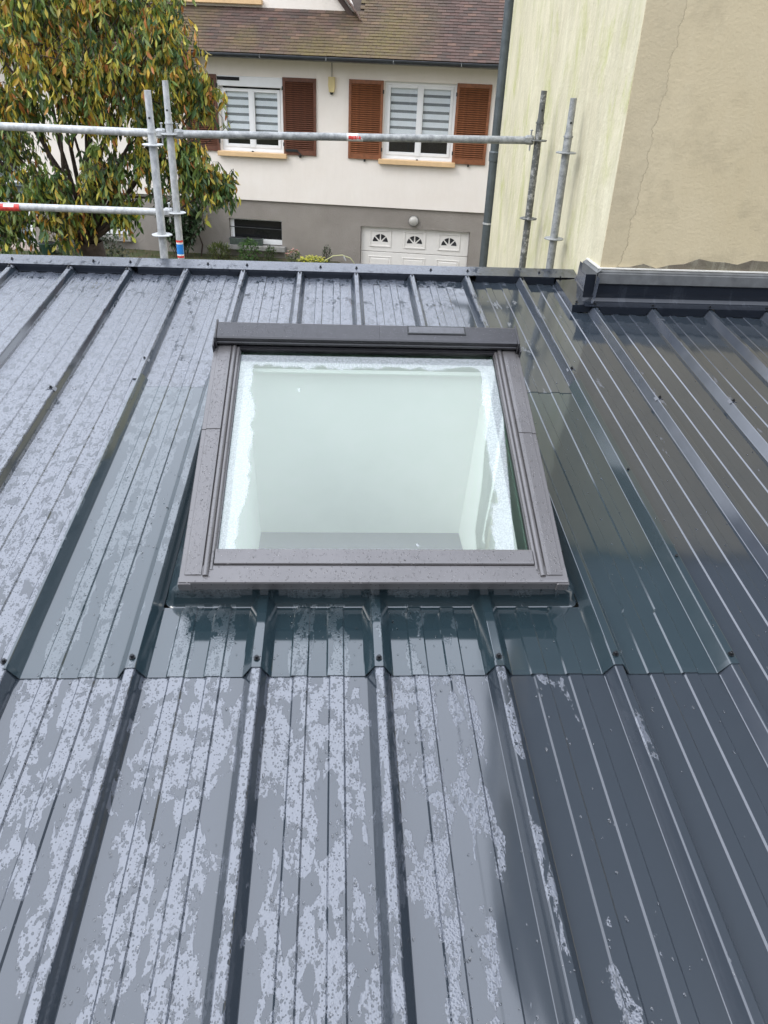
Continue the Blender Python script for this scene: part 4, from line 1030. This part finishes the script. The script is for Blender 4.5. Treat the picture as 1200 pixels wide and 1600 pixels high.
# grass tufts near the house: uncountable
gr = MB()
for k in range(9000):
    x = random.uniform(-9, .2); y = -random.uniform(.02, 3.5); 
    if x < -6.6 and y > -1.2: continue
    p = hw(x, y, .19); c_ = random.choice([(.07, .10, .02), (.12, .13, .03), (.05, .08, .02), (.15, .11, .04)])
    leafquad(gr, p, Vector((random.gauss(0, .4), random.gauss(0, .4), 1)), rv(1), random.uniform(.03, .08), .005, (*c_, 1), .2, .5)
tag(gr.build('lawn_grass', LEAF, colname='tint'), 'short green and brown grass in front of the house plinth', 'grass', kind='stuff')

# ------------------------------------------------------------------ rain drops standing on the metal
dr = MB()
def drop(p, rx, ry, h, T):
    n = 8; vs = []; fs = []
    for (k, zf) in ((1.0, 0), (.93, .5), (.6, .88)):
        for i in range(n):
            a = 6.283*i/n; vs.append(T @ Vector((p[0]+rx*k*math.cos(a), p[1]+ry*k*math.sin(a), p[2]+h*zf)))
    vs.append(T @ Vector((p[0], p[1], p[2]+h)))
    for r_ in range(2):
        for i in range(n): fs.append((r_*n+i, r_*n+(i+1) % n, (r_+1)*n+(i+1) % n, (r_+1)*n+i))
    for i in range(n): fs.append((2*n+i, 2*n+(i+1) % n, 3*n))
    dr.add(vs, fs)
TR = Matrix.Translation(RO) @ Matrix.Rotation(A, 4, 'X')
pf = profile(-3.2, 3.2)
def zat(x):
    lo, hi = 0, len(pf)-1
    while hi-lo > 1:
        m2 = (lo+hi)//2
        if pf[m2][0] <= x: lo = m2
        else: hi = m2
    (a, za), (b, zb) = pf[lo], pf[hi]; return za+(zb-za)*(x-a)/max(b-a, 1e-9)
for k in range(7500):
    s = .45+4.0*random.random()**1.2; x = random.uniform(-1, 1)*(.55+.62*s)+.1
    if x > 1.3 and s > 4.05: continue
    if cl_-.01 < x < cr_+.01 and 1.68 < s < 3.05: continue
    t = ((x-X0) % PITCH)
    if x > .3 and random.random() < .72: continue
    if .0125 < t < .036 or PITCH-.036 < t < PITCH-.0125: continue
    n1 = noise.noise(Vector((x*4, s*1.6, 3)))
    if n1 < -.05 and random.random() < .8: continue
    zb = zat(x)+(.006 if -.9 < x < 1.15 and 1.43 < s < 3.115 else (.0085 if s > 3.1 and -.9 < x < 1.15 else .0035))
    r_ = random.choice((.0012, .0016, .002, .0026, .0026, .0036 if random.random() < .3 else .002))
    drop((x, s, zb-.0002), r_, r_*random.uniform(1, 1.9), r_*.55, TR)
TS = Matrix.Translation(SKO) @ Matrix.Rotation(A+T2, 4, 'X')
for k in range(1500):
    which = random.random()
    if which < .6: sgn = random.choice((-1, 1)); u = sgn*random.uniform(.512, .552); v = random.uniform(.03, 1.0); wz = .0075 if v > .62 else .0053
    elif which < .85: u = random.uniform(-.5, .5); v = random.uniform(.004, .05); wz = .0018
    else: u = random.uniform(-.47, .47); v = random.uniform(.068, .104); wz = .0082
    r_ = random.choice((.0009, .0012, .0016, .0022)); drop((u, v, wz-.0002), r_, r_*random.uniform(.9, 1.5), r_*.6, TS)
for k in range(700):
    u = random.uniform(-.55, .55); v = random.uniform(1.042, 1.112); wz = .0466+(v-1.04)*.047
    if .145 < u < .367 and v > 1.07: wz = .0526
    r_ = random.choice((.001, .0014, .002)); drop((u, v, wz), r_, r_*1.2, r_*.6, TS)
tag(dr.build('raindrops', WATER, smooth=True), 'scattered rain drops standing on the roof sheets and the roof window frame', 'water drops', kind='stuff')
